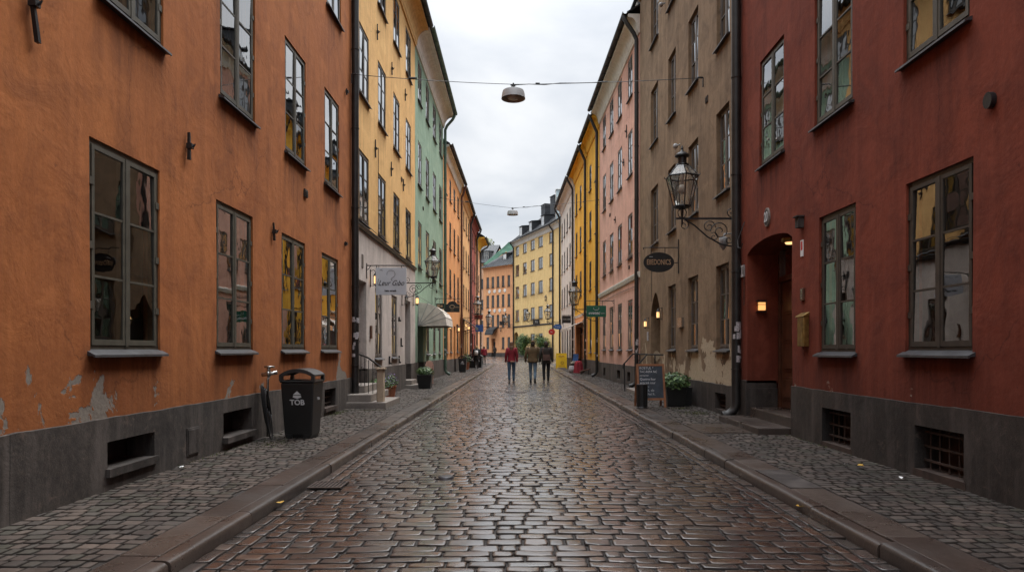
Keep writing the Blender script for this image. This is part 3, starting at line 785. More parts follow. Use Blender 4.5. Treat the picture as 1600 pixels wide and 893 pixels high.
def sheet(name, x0, x1, y0, y1, zf, mat, nx=12, ny=120):
    xs = np.linspace(x0, x1, nx + 1); ys = np.linspace(y0, y1, ny + 1)
    mb = MB()
    X, Y = np.meshgrid(xs, ys); Zz = zf(X, Y)
    mb.v = [(float(a), float(b), float(c)) for a, b, c in zip(X.ravel(), Y.ravel(), Zz.ravel())]
    for j in range(ny):
        for i in range(nx):
            k = j * (nx + 1) + i; mb.f.append((k, k + 1, k + nx + 2, k + nx + 1)); mb.mi.append(0)
    return mb.build(name, [mat], smooth=True)

struct(sheet('ground', -220, 220, -60, 420, lambda X, Y: -.16 + np.clip((Y - 62) / 38, 0, 1) * .35, 'mortar', 8, 96))
GUT = .26                      # gutter courses laid along the kerb
road = setts('road', KL + GUT, KR - GUT, 1.6, 67, .136, .225, hz, 'sett', gap=.010, dome=.0050, jit=.0055, wave=.012, flat=.95)
struct(road)
for (a, b) in ((KL + .005, KL + GUT), (KR - GUT, KR - .005)):
    g = setts('gutter_course', a, b, 1.6, 67, .128, .21, hz, 'sett', gap=.011, dome=.006, along=True); struct(g); g.name = 'road_gutter'
struct(sheet('road_bed', KL, KR, -8, 67, lambda X, Y: hz(X, Y) - .0125, 'joint', 10, 160))
# the open place where the street bends
pl = setts('road_square', -16, 9.5, 67, 112, .26, .42, lambda X, Y: hz(X * 0 + .15, Y), 'sett', gap=.02, dome=.01); struct(pl)
struct(sheet('road_square_bed', -60, 30, 67, 140, lambda X, Y: hz(X * 0 + .15, Y) - .016, 'joint', 10, 60))
pz = lambda X, Y: PZ + .004 * np.sin(X * 3 + Y * .8) + .003 * np.sin(Y * 2.1) + .012 * np.sin(Y * .23 + 1) * 0
LW, RW = -4.12, 4.46
struct(setts('pavement_left', LW, SL, 1.6, 66.5, .118, .135, pz, 'psett', gap=.010, dome=.0055, jit=.007, wave=.03, flat=.9))
struct(setts('pavement_right', SR, RW, 1.6, 66.5, .118, .135, pz, 'psett', gap=.010, dome=.0055, jit=.007, wave=.03, flat=.9))
struct(sheet('pavement_bed_left', LW - .1, SL, -8, 66.5, lambda X, Y: pz(X, Y) - .011, 'joint', 4, 160))
struct(sheet('pavement_bed_right', SR, RW + .1, -8, 66.5, lambda X, Y: pz(X, Y) - .011, 'joint', 4, 160))

def kerb_line(xk, xi, sgn, name):
    """granite kerbs with a rounded nose and the smooth slabs behind them, jointed"""
    kb = MB(); sb = MB(); y = 1.2 if sgn < 0 else 1.5
    while y < 66.5:
        L = random.uniform(.85, 1.35); dz = random.uniform(-.008, .007); dx = random.uniform(-.009, .009)
        a, b = y + .007, min(y + L, 66.5) - .007
        xe = xk + dx; pr = [(xe, -.1), (xe, .045 + dz), (xe + sgn * .008, .066 + dz), (xe + sgn * .025, .078 + dz), (xe + sgn * .05, .083 + dz), (xe + sgn * .115, .085 + dz), (xe + sgn * .118, -.1)]
        if sgn < 0:
            pass
        kb.extr([(p, q) for p, q in pr], lambda s_, d, z: Vector((d, s_, z)), a, b, m=random.randrange(3))
        y += L
    y = 1.4
    while y < 66.5:
        L = random.uniform(1.0, 2.1); dz = random.uniform(-.005, .004)
        a, b = y + .007, min(y + L, 66.5) - .007
        x0_, x1_ = xk + sgn * .134, xi - sgn * .004
        lo, hi = min(x0_, x1_), max(x0_, x1_)
        sb.box(lo, hi, a, b, -.08, .083 + dz, m=random.randrange(3)); y += L
    k = kb.build('kerb_' + name, ['slab', 'slab2', 'slab3']); autosmooth(k, 60); struct(k)
    s = sb.build('kerb_slabs_' + name, ['slab', 'slab2', 'slab3'], bevel=.008); struct(s)
kerb_line(KL, SL, -1, 'left'); kerb_line(KR, SR, 1, 'right')
# the left pavement turns the corner at the end
cb = MB()
cpts = [(KL - .02, 66.4), (KL - .15, 67.0), (KL - .6, 67.8), (KL - 1.5, 68.5), (-5.5, 69.2), (-12, 70)]
for i in range(len(cpts) - 1):
    (a, b), (c, d) = cpts[i], cpts[i + 1]
    cb.hexa([(a, b, -.1), (c, d, -.1), (c - .05, d - 2.2, -.1), (a - .4, b - .6, -.1), (a, b, .1), (c, d, .1), (c - .05, d - 2.2, .095), (a - .4, b - .6, .095)])
struct(cb.build('pavement_corner', ['psett']))

# ------------------------------------------------------------------ buildings, left side
FL = -4.03
R_ = random
LB = {}
def mk(name, label, p0, p1, ns, cat='building', group='plastered town houses lining the street'):
    r = thing(name, label, cat, (p0[0], p0[1], 0), group); return r, Fr(p0, p1, ns)
def nside(p0, p1, left): return 1 if left else -1

def body(root, fr, ztop, wins, mat, zplinth, pm='plinth', base_wins=(), doors=(), gf=None, gfm=None, amp=.012, rec=.07, poff=.03, step=.7):
    """wall, ground floor wall of another colour, plinth; wins (s0,s1,z0,z1); doors (s0,s1,z0,z1,rec)"""
    ops = [w[:4] for w in wins] + [d[:4] for d in doors]; rc = [rec + .12] * len(wins) + [d[4] for d in doors]
    if gf:
        mb = facade(root, fr, gf, ztop, ops, mat, rec=rec, amp=amp, recs=rc, step=step); ends(mb, fr, 0, ztop); w_ = autosmooth(mb.build('wall', [mat], root), 50); mark_under_sill(w_, fr, wins)
        mb = facade(root, fr, zplinth - .06, gf, ops, gfm, amp=amp, recs=rc, step=step); w_ = autosmooth(mb.build('ground_floor_wall', [gfm], root), 50); mark_under_sill(w_, fr, wins)
    else:
        mb = facade(root, fr, zplinth - .06, ztop, ops, mat, amp=amp, recs=rc, step=step); ends(mb, fr, 0, ztop)
        for d in doors:
            if len(d) > 5: arch_fill(mb, fr, d[0], d[1], d[5], d[3], d[4], amp, pointed=len(d) > 6)
        w_ = autosmooth(mb.build('wall', [mat], root), 50); mark_under_sill(w_, fr, wins)
    bo = list(base_wins) + [d[:4] for d in doors]; br = [.3] * len(base_wins) + [d[4] for d in doors]
    mb = facade(root, fr, -.12, zplinth, bo, pm, off=poff, amp=amp, lip=True, recs=br, step=step)
    autosmooth(mb.build('plinth', [pm], root), 50)

# L1 orange
r, f = mk('orange_house', 'weathered orange house nearest on the left, with olive framed windows and a dark stone plinth', (FL, -6), (FL, 16.5), 1)
LB['L1'] = (r, f); Y = f.sy
W = [(6.42, 7.68, 1.43, 3.46), (9.11, 10.36, 1.43, 3.46), (11.62, 12.91, 1.43, 3.45), (13.96, 15.25, 1.43, 3.45),
     (6.55, 7.75, 4.85, 6.9), (9.22, 10.44, 4.88, 6.9), (11.78, 12.95, 4.88, 6.88), (14.19, 15.36, 4.92, 6.92), (14.35, 15.5, 8.72, 10.6), (11.85, 13.0, 8.7, 10.6), (9.2, 10.4, 8.7, 10.6)]
wl = [(Y(a), Y(b), c, d) for a, b, c, d in W]
cel = [(Y(6.65), Y(7.5), .27, .55), (Y(9.25), Y(10.25), .24, .59), (Y(14.1), Y(14.95), .22, .62)]
body(r, f, 13.9, wl, 'orange', .79, base_wins=cel, amp=.014, step=.2)
for i, w in enumerate(wl):
    near = i < 8
    window(r, f, *w, fm='frame', gm='glass_c' if near else 'glass_d', room=near, rec=.015, lod=0 if near else 1, curtain=i in (5, 7))
cellar(r, f, *cel[0], grille=False); cellar(r, f, *cel[1], grille=False, ledge_out=.08); cellar(r, f, *cel[2])
eave(r, f, 13.9, cm='orange')
mb = MB(); mb.box(Y(8.22), Y(8.52), .02, .045, .16, .5, T=f); mb.box(Y(8.24), Y(8.5), .045, .052, .18, .48, T=f); mb.build('inspection_hatch', ['plinth_wet'], r, bevel=.004)
for (y, z, h, tl) in ((5.62, 4.3, .6, .06), (8.29, 3.92, .33, .0), (11.17, 3.38, .28, .02), (15.9, 7.45, .14, 0), (15.8, 3.9, .1, 0)):
    anchor(r, f, Y(y), z, h, tl, fork=h > .2)
# candle light standing in the nearest window
mb = MB(); p = f(Y(6.62), -.32, 1.6); mb.lathe([(.012, 1.5), (.05, 1.51), (.055, 1.56), (.04, 1.585), (.001, 1.59)], p.x, p.y, 12); mb.build('window_candle', ['warm2'], r, smooth=True)
mb = MB(); p = f(Y(6.95), -.9, 0); mb.lathe([(.001, 1.72), (.035, 1.73), (.05, 1.78), (.03, 1.81), (.001, 1.815)], p.x, p.y, 12); mb.build('table_lamp', ['warm'], r, smooth=True)

# L2 yellow with pinkish grey shop floor
r, f = mk('yellow_house', 'warm yellow house on the left above a pinkish grey shop floor with stone steps', (FL, 16.5), (FL, 26.6), 1)
LB['L2'] = (r, f); Y = f.sy
cols = [(17.27, 18.4), (19.6, 20.75), (22.0, 23.15), (24.4, 25.6)]
wl = []
for (a, b) in cols:
    for (c, d) in ((4.74, 6.55), (7.98, 9.78), (11.4, 13.05)): wl.append((Y(a), Y(b), c, d))
gw = [(Y(19.2), Y(20.2), 1.2, 3.2), (Y(21.7), Y(22.7), 1.2, 3.2)]
dr = [(Y(16.95), Y(18.1), .08, 3.23, .38), (Y(24.3), Y(25.5), .08, 3.24, .3)]
body(r, f, 14.1, wl + gw, 'yellow', .95, doors=dr, gf=4.57, gfm='shopgrey', step=.3)
for w in wl: window(r, f, *w, fm='frame_dk', gm='glass_d', rec=.008, lod=1)
for w in gw: window(r, f, *w, fm='frame_gr', gm='glass_c', rec=.03, lod=1, room=True)
mb = MB(); mb.extr([(0, 4.52), (.05, 4.52), (.07, 4.58), (.09, 4.6), (.09, 4.62), (0, 4.66)], f, 0, f.L); mb.build('string_course', ['sill'], r)
eave(r, f, 14.0, e=.5, cm='yellow', hh=.75)
def door(root, fr, s0, s1, z0, z1, d, m='wood', transom=2.5, glassy=False, handle=True, leaves=1):
    mb = MB(); zt = min(transom, z1 - .05)
    mb.box(s0, s0 + .07, -d - .08, -d + .03, z0, z1, T=fr); mb.box(s1 - .07, s1, -d - .08, -d + .03, z0, z1, T=fr); mb.box(s0 + .07, s1 - .07, -d - .08, -d + .028, z1 - .07, z1, T=fr)
    if zt < z1 - .12: mb.box(s0 + .07, s1 - .07, -d - .08, -d + .04, zt, zt + .1, T=fr)
    lw = (s1 - s0 - .16) / leaves
    for k in range(leaves):
        a = s0 + .08 + k * lw; b = a + lw - .008
        mb.box(a, b, -d - .06, -d - .01, z0 + .01, zt - .006, T=fr)
        nP = 4; ph = (zt - z0 - .25) / nP
        for j in range(nP):
            c0 = z0 + .16 + j * ph
            if glassy and j >= 1: continue
            mb.box(a + .11, b - .11, -d - .01, -d + .002, c0, c0 + ph - .1, T=fr)
            mb.box(a + .15, b - .15, -d + .002, -d + .014, c0 + .05, c0 + ph - .15, T=fr)
    o = mb.build('door', [m], root, bevel=.004)
    g = MB()
    if zt < z1 - .12: g.quad(fr(s0 + .09, -d - .03, zt + .1), fr(s1 - .09, -d - .03, zt + .1), fr(s1 - .09, -d - .03, z1 - .07), fr(s0 + .09, -d - .03, z1 - .07))
    if glassy: g.quad(fr(s0 + .18, -d - .004, z0 + .16 + ph), fr(s1 - .18, -d - .004, z0 + .16 + ph), fr(s1 - .18, -d - .004, zt - .14), fr(s0 + .18, -d - .004, zt - .14))
    if g.v: g.build('door_glass', ['glass_d'], o)
    if handle:
        h = MB(); s_ = s0 + .17 if handle == 'lo' else s1 - .17; z = z0 + 1.02
        h.tube([fr(s_, -d - .01, z), fr(s_, -d + .06, z), fr(s_ + (.1 if handle == 'lo' else -.1), -d + .065, z)], .01, 8)
        h.box(s_ - .02, s_ + .02, -d - .01, -d + .012, z - .1, z + .08, T=fr)
        h.build('handle', ['brass'], o)
    b = MB(); b.quad(fr(s0 - .1, -d - .09, z0 - .4), fr(s1 + .1, -d - .09, z0 - .4), fr(s1 + .1, -d - .09, z1 + .3), fr(s0 - .1, -d - .09, z1 + .3)); b.build('door_backing', ['darkdoor'], o)
    return o
door(r, f, Y(16.95), Y(18.1), .58, 3.23, .38, 'wood', 2.75)
door(r, f, Y(24.3), Y(25.5), .35, 3.24, .3, 'darkdoor', 2.6, glassy=True)
B = lambda name, m, *bx, bev=.012: (lambda mb: ([mb.box(*q) for q in bx], mb.build(name, [m], r, bevel=bev))[1])(MB())
B('step', 'granite', (-4.05, -3.08, 15.85, 17.7, -.02, .225)); B('step', 'granite', (-4.05, -3.46, 15.98, 18.2, .226, .40)); B('step', 'granite', (-4.4, -3.74, 16.6, 18.1, .401, .575))
B('step', 'granite', (-4.05, -3.52, 24.1, 25.4, 0, .2)); B('step', 'granite', (-4.3, -3.8, 24.3, 25.5, .2, .36))
B('railing_post', 'sandstone', (-3.32, -3.17, 16.02, 16.22, .226, .98), (-3.35, -3.14, 15.98, 16.26, .981, 1.03))
mb = MB()
P0 = Vector((-3.25, 16.12, 1.04)); P1 = Vector((-4.0, 16.9, 1.36)); mb.tube([P0, P0.lerp(P1, .5) + Vector((0, 0, .05)), P1, P1 + Vector((-.05, .1, 0))], .022, 8)
for q, zb in ((.15, .23), (.32, .40), (.5, .40), (.66, .40), (.82, .4), (.95, .58)):
    p = P0.lerp(P1, q); mb.tube([(p.x, p.y, zb), (p.x, p.y, p.z)], .009, 6)
scroll(mb, P0.lerp(P1, .25) + Vector((0, 0, -.25)), (-.69, .72, 0), (0, 0, 1), .07, 1.2, 0, .006)
scroll(mb, P0.lerp(P1, .75) + Vector((0, 0, -.3)), (-.69, .72, 0), (0, 0, 1), .07, 1.2, 0, .006)
mb.tube([(-4.0, 16.9, 1.36), (-4.0, 17.0, 1.62), (-3.98, 17.02, 1.72)], .012, 6)
scroll(mb, (-3.98, 17.02, 1.66), (.7, .7, 0), (0, 0, 1), .06, 1.3, 1.5, .006)
mb.build('railing', ['iron'], r)
for (u, v, h) in ((588, 50, .45), (611, 107, .4), (632, 148, .42), (585, 232, .5), (610, 264, .45), (629, 289, .42), (597, 150 + 160, .01)):
    if h < .1: continue
    y = 4300 / (810 - u); anchor(r, f, Y(y), H + (546 - v) * y / F, h, 0.0)
def wall_lamp(root, fr, s, z, d=.16, lit=True, kind='cyl', sc=1.0):
    mb = MB(); c = fr(s, d, z)
    mb.box(s - .02, s + .02, .0, .02, z - .2 * sc, z + .28 * sc, T=fr)
    mb.tube([fr(s, .02, z + .24 * sc), fr(s, d * .6, z + .27 * sc), fr(s, d, z + .2 * sc)], .009, 6)
    mb.tube([fr(s, .02, z - .16 * sc), fr(s, d * .6, z - .17 * sc), fr(s, d * .5, z - .1 * sc)], .008, 6)
    mb.lathe([(.001, z + .23 * sc), (.02, z + .2 * sc), (.07 * sc, z + .12 * sc), (.075 * sc, z + .1 * sc), (.06 * sc, z + .1 * sc)], c.x, c.y, 12)
    mb.lathe([(.055 * sc, z - .11 * sc), (.06 * sc, z - .12 * sc), (.03 * sc, z - .17 * sc), (.001, z - .2 * sc)], c.x, c.y, 12)
    for k in range(4):
        a = k * math.pi / 2; mb.box(c.x + .058 * sc * math.cos(a) - .004, c.x + .058 * sc * math.cos(a) + .004, c.y + .058 * sc * math.sin(a) - .004, c.y + .058 * sc * math.sin(a) + .004, z - .11 * sc, z + .1 * sc)
    o = mb.build('wall_lamp', ['iron'], root)
    g = MB(); g.lathe([(.05 * sc, z - .11 * sc), (.056 * sc, z), (.05 * sc, z + .1 * sc)], c.x, c.y, 12); g.build('lamp_glass', ['warm2'] if lit else ['glass_l'], o, smooth=True)
    return o
wall_lamp(r, f, Y(18.55), 3.35); wall_lamp(r, f, Y(26.1), 3.32)
wall_lamp(r, f, Y(23.6), 3.15, lit=False, sc=.9)
mb = MB(); c = f(Y(17.6), .01, 3.72)
mb.extr([(0, 3.55), (.03, 3.56), (.035, 3.9), (0, 3.92)], f, Y(17.52), Y(17.68)); mb.build('oval_plaque', ['granite'], r, bevel=.02)
mb = MB(); mb.box(Y(18.5), Y(18.62), 0, .05, 1.75, 2.1, T=f); mb.build('door_intercom', ['wood'], r)
for (a, z, h) in ((Y(23.3), 1.55, .3), (Y(22.9), 2.4, .15), (Y(22.9), 1.0, .25), (Y(21.2), 1.0, .25)):
    mb = MB(); mb.box(a, a + .03, 0, .05, z, z + h, T=f); mb.box(a - .02, a + .06, .05, .09, z, z + .05, T=f); mb.build('shutter_hook', ['iron'], r)
pipe(LB['L1'][0], LB['L1'][1], LB['L1'][1].sy(16.45), 13.9, d=.1, r=.085, stickers=9)

# L3 green
r, f = mk('green_house', 'sage green house on the left with a beige basket awning over its shopfront', (FL, 26.6), (FL, 36.6), 1)
LB['L3'] = (r, f); Y = f.sy
cols = [(27.4, 28.45), (29.7, 30.8), (32.2, 33.4), (34.7, 35.9)]
wl = [(Y(a), Y(b), c, d) for a, b in cols for c, d in ((4.8, 6.65), (8.1, 9.88), (11.5, 13.1))]
gw = [(Y(a), Y(b), 1.25, 2.95) for a, b in ((29.9, 30.8), (32.3, 33.2), (34.6, 35.4))]
dr = [(Y(27.3), Y(28.9), .08, 2.75, .35)]
body(r, f, 14.0, wl + gw, 'green', .95, doors=dr, step=.3)
for w in wl: window(r, f, *w, fm='frame_gr', rec=.008, lod=1)
for w in gw: window(r, f, *w, fm='frame_gr', rec=.008, lod=1)
door(r, f, Y(27.3), Y(28.9), .15, 2.75, .35, 'darkdoor', 2.2, glassy=True, leaves=2)
eave(r, f, 14.0, e=.55, cm='cream', gm='pipe_gn')
pipe(r, f, Y(36.4), 14.0, e=.5, m='pipe_gn', stickers=5)
# basket awning
def basket(root, fr, s0, s1, zt, zb, out, m='canvas', n=9):
    mb = MB(); prof = []
    for i in range(n + 1):
        q = i / n * math.pi / 2; prof.append((out * math.sin(q), zb + .2 + (zt - zb - .2) * math.cos(q)))
    NS = 10
    for j in range(NS):
        a, b = s0 + (s1 - s0) * j / NS, s0 + (s1 - s0) * (j + 1) / NS
        for i in range(n):
            (d0, z0), (d1, z1) = prof[i], prof[i + 1]
            sg = lambda jj: 0
            mb.quad(fr(a, d0, z0), fr(b, d0, z0), fr(b, d1, z1), fr(a, d1, z1))
        wv = lambda k: .03 * (k % 2)
        mb.quad(fr(a, out, zb + .2), fr(b, out, zb + .2), fr(b, out + .02, zb + wv(j + 1)), fr(a, out + .02, zb + wv(j)))
    for s_ in (s0, s1):
        ctr = (0.0, zb - .02)
        for i in range(n):
            mb.add([fr(s_, *ctr), fr(s_, *prof[i]), fr(s_, *prof[i + 1])], [(0, 1, 2)])
        mb.add([fr(s_, *ctr), fr(s_, *prof[n]), fr(s_, out + .02, zb)], [(0, 1, 2)])
    o = mb.build('awning', [m], root)
    rb = MB()
    for s_ in (s0 - .006, s1 + .006):
        for i in range(0, n + 1, 2): rb.tube([fr(s_, 0, zb - .02), fr(s_, prof[i][0], prof[i][1])], .012, 6)
    for i in range(0, n + 1, 2): rb.tube([fr(s0, prof[i][0], prof[i][1] + .008), fr(s1, prof[i][0], prof[i][1] + .008)], .011, 6)
    rb.build('awning_hoops', ['greywhite'], o)
    return o
basket(r, f, Y(27.5), Y(30.2), 3.35, 2.42, 1.12)
for y in (30.4, 33.0): wall_lamp(r, f, Y(y), 2.5, sc=.7, lit=False)
B('planter_shelf', 'white', *[( -3.98, -3.85, y, y + .5, 1.18, 1.24) for y in (30.05, 32.45, 34.75)][:1])

# L4 apricot (two fronts), L5 red, L6 orange
def simple_house(name, label, p0, p1, ns, ztop, mat, wm='frame_dk', rows=(), cols=None, ncol=4, gopens=(), cm='cream', gm='roof', pz_=.9, e=.45, pipe_at=None, pipe_m='pipe', w=1.0, gf=None, gfm=None, hh=.6, rec=.008, lod=1, pm='plinth', zbase=0.0, pitch=.62, ridge=5.2, rm='roof', gdoor=(), style='cove', sills='out'):
    r, f = mk(name, label, p0, p1, ns)
    if cols is None:
        g = f.L / ncol; cols = [(g * (i + .5) - w / 2, g * (i + .5) + w / 2) for i in range(ncol)]
    wl = [(a, b, c, d) for a, b in cols for c, d in rows]
    gw = [(a, b, c, d) for (a, b, c, d) in gopens]
    body(r, f, ztop, wl + gw, mat, pz_ + zbase, doors=gdoor, gf=gf, gfm=gfm, step=1.2, pm=pm)
    for q in wl + gw: window(r, f, *q, fm=wm, rec=rec, lod=lod, sill=sills)
    rt, zr = eave(r, f, ztop, e=e, cm=cm, gm=gm, hh=hh, pitch=pitch, ridge=ridge, rm=rm, style=style)
    if pipe_at is not None: pipe(r, f, pipe_at, ztop, e=e, m=pipe_m, stickers=3)
    return r, f, rt, zr
rowsL = ((4.6, 6.15), (7.35, 8.9), (10.1, 11.4))
r, f, _, _ = simple_house('apricot_house', 'bright apricot house on the left directly beyond the green one', (FL, 36.6), (-3.93, 45.8), 1, 12.45, 'apricot', rows=rowsL, ncol=4, gopens=[(1.2, 2.1, 1.3, 3.1), (3.4, 4.3, 1.3, 3.1), (7.2, 8.2, 1.3, 3.1)], gdoor=[(5.3, 6.4, .08, 2.9, .3)], pipe_at=9.1, pipe_m='pipe_br', e=.3, w=.95, hh=.55)
LB['L4'] = (r, f); door(r, f, 5.3, 6.4, .2, 2.9, .3, 'darkdoor', 2.3, glassy=True)
for a in (1.9, 6.9): wall_lamp(r, f, a, 2.75, sc=1.0)
mb = MB(); mb.extr([(0, 2.6), (.04, 2.6), (.04, 2.7), (0, 2.7)], f, .6, 1.0); mb.build('house_number_plate', ['white'], r)
r, f, _, _ = simple_house('pale_apricot_house', 'pale apricot house on the left with a flat black awning over its shop', (-3.93, 45.8), (-3.93, 54.8), 1, 12.3, 'apricot2', rows=rowsL, ncol=4, gopens=[(3.0, 3.9, 1.0, 3.0), (6.6, 7.6, 1.0, 3.0)], gdoor=[(.6, 2.4, .08, 2.9, .25), (4.4, 6.0, .08, 2.9, .25)], pipe_at=8.8, e=.3, w=.95, hh=.5, cm='apricot2')
LB['L4b'] = (r, f)
door(r, f, .6, 2.4, .15, 2.9, .25, 'wood', 2.3, glassy=True, leaves=2); door(r, f, 4.4, 6.0, .15, 2.9, .25, 'darkdoor', 2.3, glassy=True, leaves=2)
wall_lamp(r, f, 3.4, 3.2); wall_lamp(r, f, 6.3, 3.1)
mb = MB(); mb.extr([(0, 3.62), (.02, 3.66), (1.0, 3.02), (1.0, 2.82), (.98, 2.82), (.98, 2.98)], f, .3, 4.2); o = mb.build('black_awning', ['canvas_b'], r)
mb = MB()
for a in (.35, 4.15): mb.tube([f(a, 0, 2.6), f(a, .98, 2.96)], .018, 6)
mb.build('awning_arm', ['iron'], o)
r, f, _, _ = simple_house('red_house', 'narrow brick red house on the left between apricot fronts', (-3.93, 54.8), (-3.85, 61.6), 1, 12.2, 'darkred', rows=rowsL, ncol=3, gopens=[(.6, 1.6, 1.0, 2.8), (4.8, 5.8, 1.0, 2.8)], gdoor=[(2.4, 3.9, .08, 2.8, .3)], pipe_at=6.6, e=.35, cm='darkred', w=.9)
LB['L5'] = (r, f); door(r, f, 2.4, 3.9, .15, 2.8, .3, 'darkdoor', 2.3, glassy=True)
r, f, _, _ = simple_house('corner_house', 'orange corner house with a deep boxed eave where the left row ends', (-3.85, 61.6), (-3.75, 66.0), 1, 11.6, 'salmon', rows=((4.4, 5.9), (7.0, 8.5)), ncol=2, gopens=[(1.0, 2.0, 1.0, 2.8)], pipe_at=4.2, e=.75, cm='gold', w=.9, hh=.8)
LB['L6'] = (r, f)

# ------------------------------------------------------------------ right side
FR = 4.36
r, f = mk('deep_red_house', 'deep red house nearest on the right with an arched doorway and barred cellar windows', (FR, -6), (FR, 13.4), -1)
LB['R1'] = (r, f); Y = f.sy
W = [(11.2, 12.34, 4.72, 6.63), (8.91, 10.05, 4.70, 6.66), (6.6, 7.73, 4.65, 6.6), (8.83, 9.9, 1.40, 3.36), (6.55, 7.69, 1.42, 3.31), (11.2, 12.34, 8.2, 10.0), (8.91, 10.05, 8.2, 10.0)]
wl = [(Y(a), Y(b), c, d) for a, b, c, d in W]
dr = [(Y(10.87), Y(13.0), .08, 3.42, .58, 3.22)]
cel = [(Y(8.9), Y(9.75), .13, .63), (Y(6.65), Y(7.47), .14, .63)]
body(r, f, 13.6, wl, 'red', .88, base_wins=cel, doors=dr, amp=.014, poff=.025, step=.2, pm='plinth_wet')
for i, w in enumerate(wl):
    near = i < 5
    window(r, f, *w, fm='frame_dk' if i > 2 else 'frame', gm='glass_c' if near else 'glass_d', room=near, rec=.025, lod=0 if near else 1, curtain=i in (3, 1))
for c in cel: cellar(r, f, *c, ledge_out=.0)
eave(r, f, 13.6, cm='red')
door(r, f, Y(10.9), Y(12.97), .36, 3.40, .60, 'wood', 2.72, leaves=1, handle='lo')
mb = MB()   # dark dado inside the doorway
mb.box(Y(12.955), Y(12.99), -.56, -.02, .08, .72, T=f); mb.build('doorway_dado', ['plinth_wet'], r)
mb = MB(); mb.box(3.86, 4.42, 11.0, 13.15, -.02, .19); mb.build('step', ['slab'], r, bevel=.015)
mb = MB(); mb.box(4.40, 4.97, 10.9, 12.98, -.02, .36); mb.build('step', ['slab'], r, bevel=.015)
mb = MB(); c = f(Y(11.7), -.3, 3.30); mb.lathe([(.14, 3.36), (.15, 3.31), (.12, 3.29), (.001, 3.28)], c.x, c.y, 16); o = mb.build('ceiling_lamp', ['brass'], r, smooth=True)
mb = MB(); mb.lathe([(.09, 3.285), (.07, 3.26), (.001, 3.25)], c.x, c.y, 16); mb.build('lamp_glass', ['warm2'], o, smooth=True)
mb = MB()   # square lit lamp on the far reveal
yy = 12.99; mb.box(4.52, 4.70, yy - .09, yy - .0, 2.36, 2.39); mb.box(4.52, 4.70, yy - .09, yy, 2.16, 2.18); mb.box(4.52, 4.70, yy - .09, yy, 2.30, 2.31)
for x in (4.52, 4.69): mb.box(x, x + .01, yy - .09, yy - .08, 2.18, 2.36)
o = mb.build('doorway_lamp', ['iron'], r)
mb = MB(); mb.box(4.545, 4.675, yy - .08, yy - .005, 2.20, 2.345); mb.build('lamp_glass', ['warm'], o)
for (a, z) in ((15.9 - 6 - 6 + 0, 0),): pass
def disc(mb, fr, s, z, rs, rz, d0, d1, n=20):
    p0 = [(s + rs * math.cos(2 * math.pi * k / n), z + rz * math.sin(2 * math.pi * k / n)) for k in range(n)]
    vs = [fr(a, d0, b) for a, b in p0] + [fr(a, d1, b) for a, b in p0]
    mb.add(vs, [(k, (k + 1) % n, n + (k + 1) % n, n + k) for k in range(n)] + [tuple(range(n, 2 * n))])
mb = MB(); disc(mb, f, Y(6.28), 3.74, .06, .075, 0, .05); mb.build('round_vent', ['iron'], r)
mb = MB(); disc(mb, f, Y(11.93), 3.76, .125, .165, .0, .03); o = mb.build('number_plate', ['granite'], r, bevel=.006)
mb = MB(); disc(mb, f, Y(11.93), 3.76, .1, .14, .03, .034); mb.build('plate_face', ['plinth'], o)
text(r, 'number_lettering', '20', f(Y(11.93), .038, 3.76), (0, -1, 0), (0, 0, 1), .24, 'chalk', sx=.7, bold=.004)
mb = MB(); mb.box(Y(13.13), Y(13.3), 0, .03, 2.86, 3.08, T=f); o = mb.build('number_plate', ['white'], r)
text(r, 'number_lettering', '11', f(Y(13.215), .033, 2.97), (0, -1, 0), (0, 0, 1), .2, 'ink', bold=.006)
mb = MB(); mb.box(Y(10.42), Y(10.54), 0, .09, 3.32, 3.48, T=f); mb.box(Y(10.40), Y(10.56), 0, .12, 3.48, 3.5, T=f); mb.build('door_sensor', ['plinth'], r)
mb = MB(); mb.box(Y(10.43), Y(10.53), 0, .012, 2.88, 3.13, T=f); o = mb.build('notice_plate', ['white'], r)
mb = MB(); mb.box(Y(10.45), Y(10.51), .012, .015, 2.98, 3.11, T=f); mb.build('notice_symbol', ['signred'], o)
mb = MB(); mb.box(Y(10.38), Y(10.5), 0, .03, 2.2, 2.39, T=f); o = mb.build('intercom', ['wood'], r, bevel=.004)
mb = MB()
for k in range(4): mb.box(Y(10.41), Y(10.47), .03, .036, 2.23 + k * .04, 2.25 + k * .04, T=f)
mb.build('intercom_buttons', ['chrome'], o)
mb = MB(); mb.box(Y(10.24), Y(10.48), 0, .08, 1.5, 1.96, T=f); mb.hexa([f(Y(10.22), 0, 1.96), f(Y(10.5), 0, 1.96), f(Y(10.5), .11, 1.94), f(Y(10.22), .11, 1.94), f(Y(10.22), 0, 2.02), f(Y(10.5), 0, 2.02), f(Y(10.5), .11, 1.955), f(Y(10.22), .11, 1.955)])
o = mb.build('mailbox', ['brass'], r, bevel=.006); mb = MB(); mb.box(Y(10.27), Y(10.45), .08, .086, 1.56, 1.78, T=f); mb.box(Y(10.27), Y(10.45), .08, .084, 1.82, 1.88, T=f); mb.build('flap', ['brass'], o)
pr = MB(); pr.tube([f(Y(13.1), .02, 3.9), f(Y(13.1), .15, 3.55), f(Y(13.05), .16, 3.4), f(Y(13.0), .12, 3.38), f(Y(12.97), .1, 3.47)], .01, 6); pr.build('iron_hook', ['iron'], r)
mb = MB(); mb.tube([f(Y(11.85), .0, 5.1), f(Y(11.85), .04, 5.1)], .02, 8); mb.build('wall_stud', ['chrome'], r)
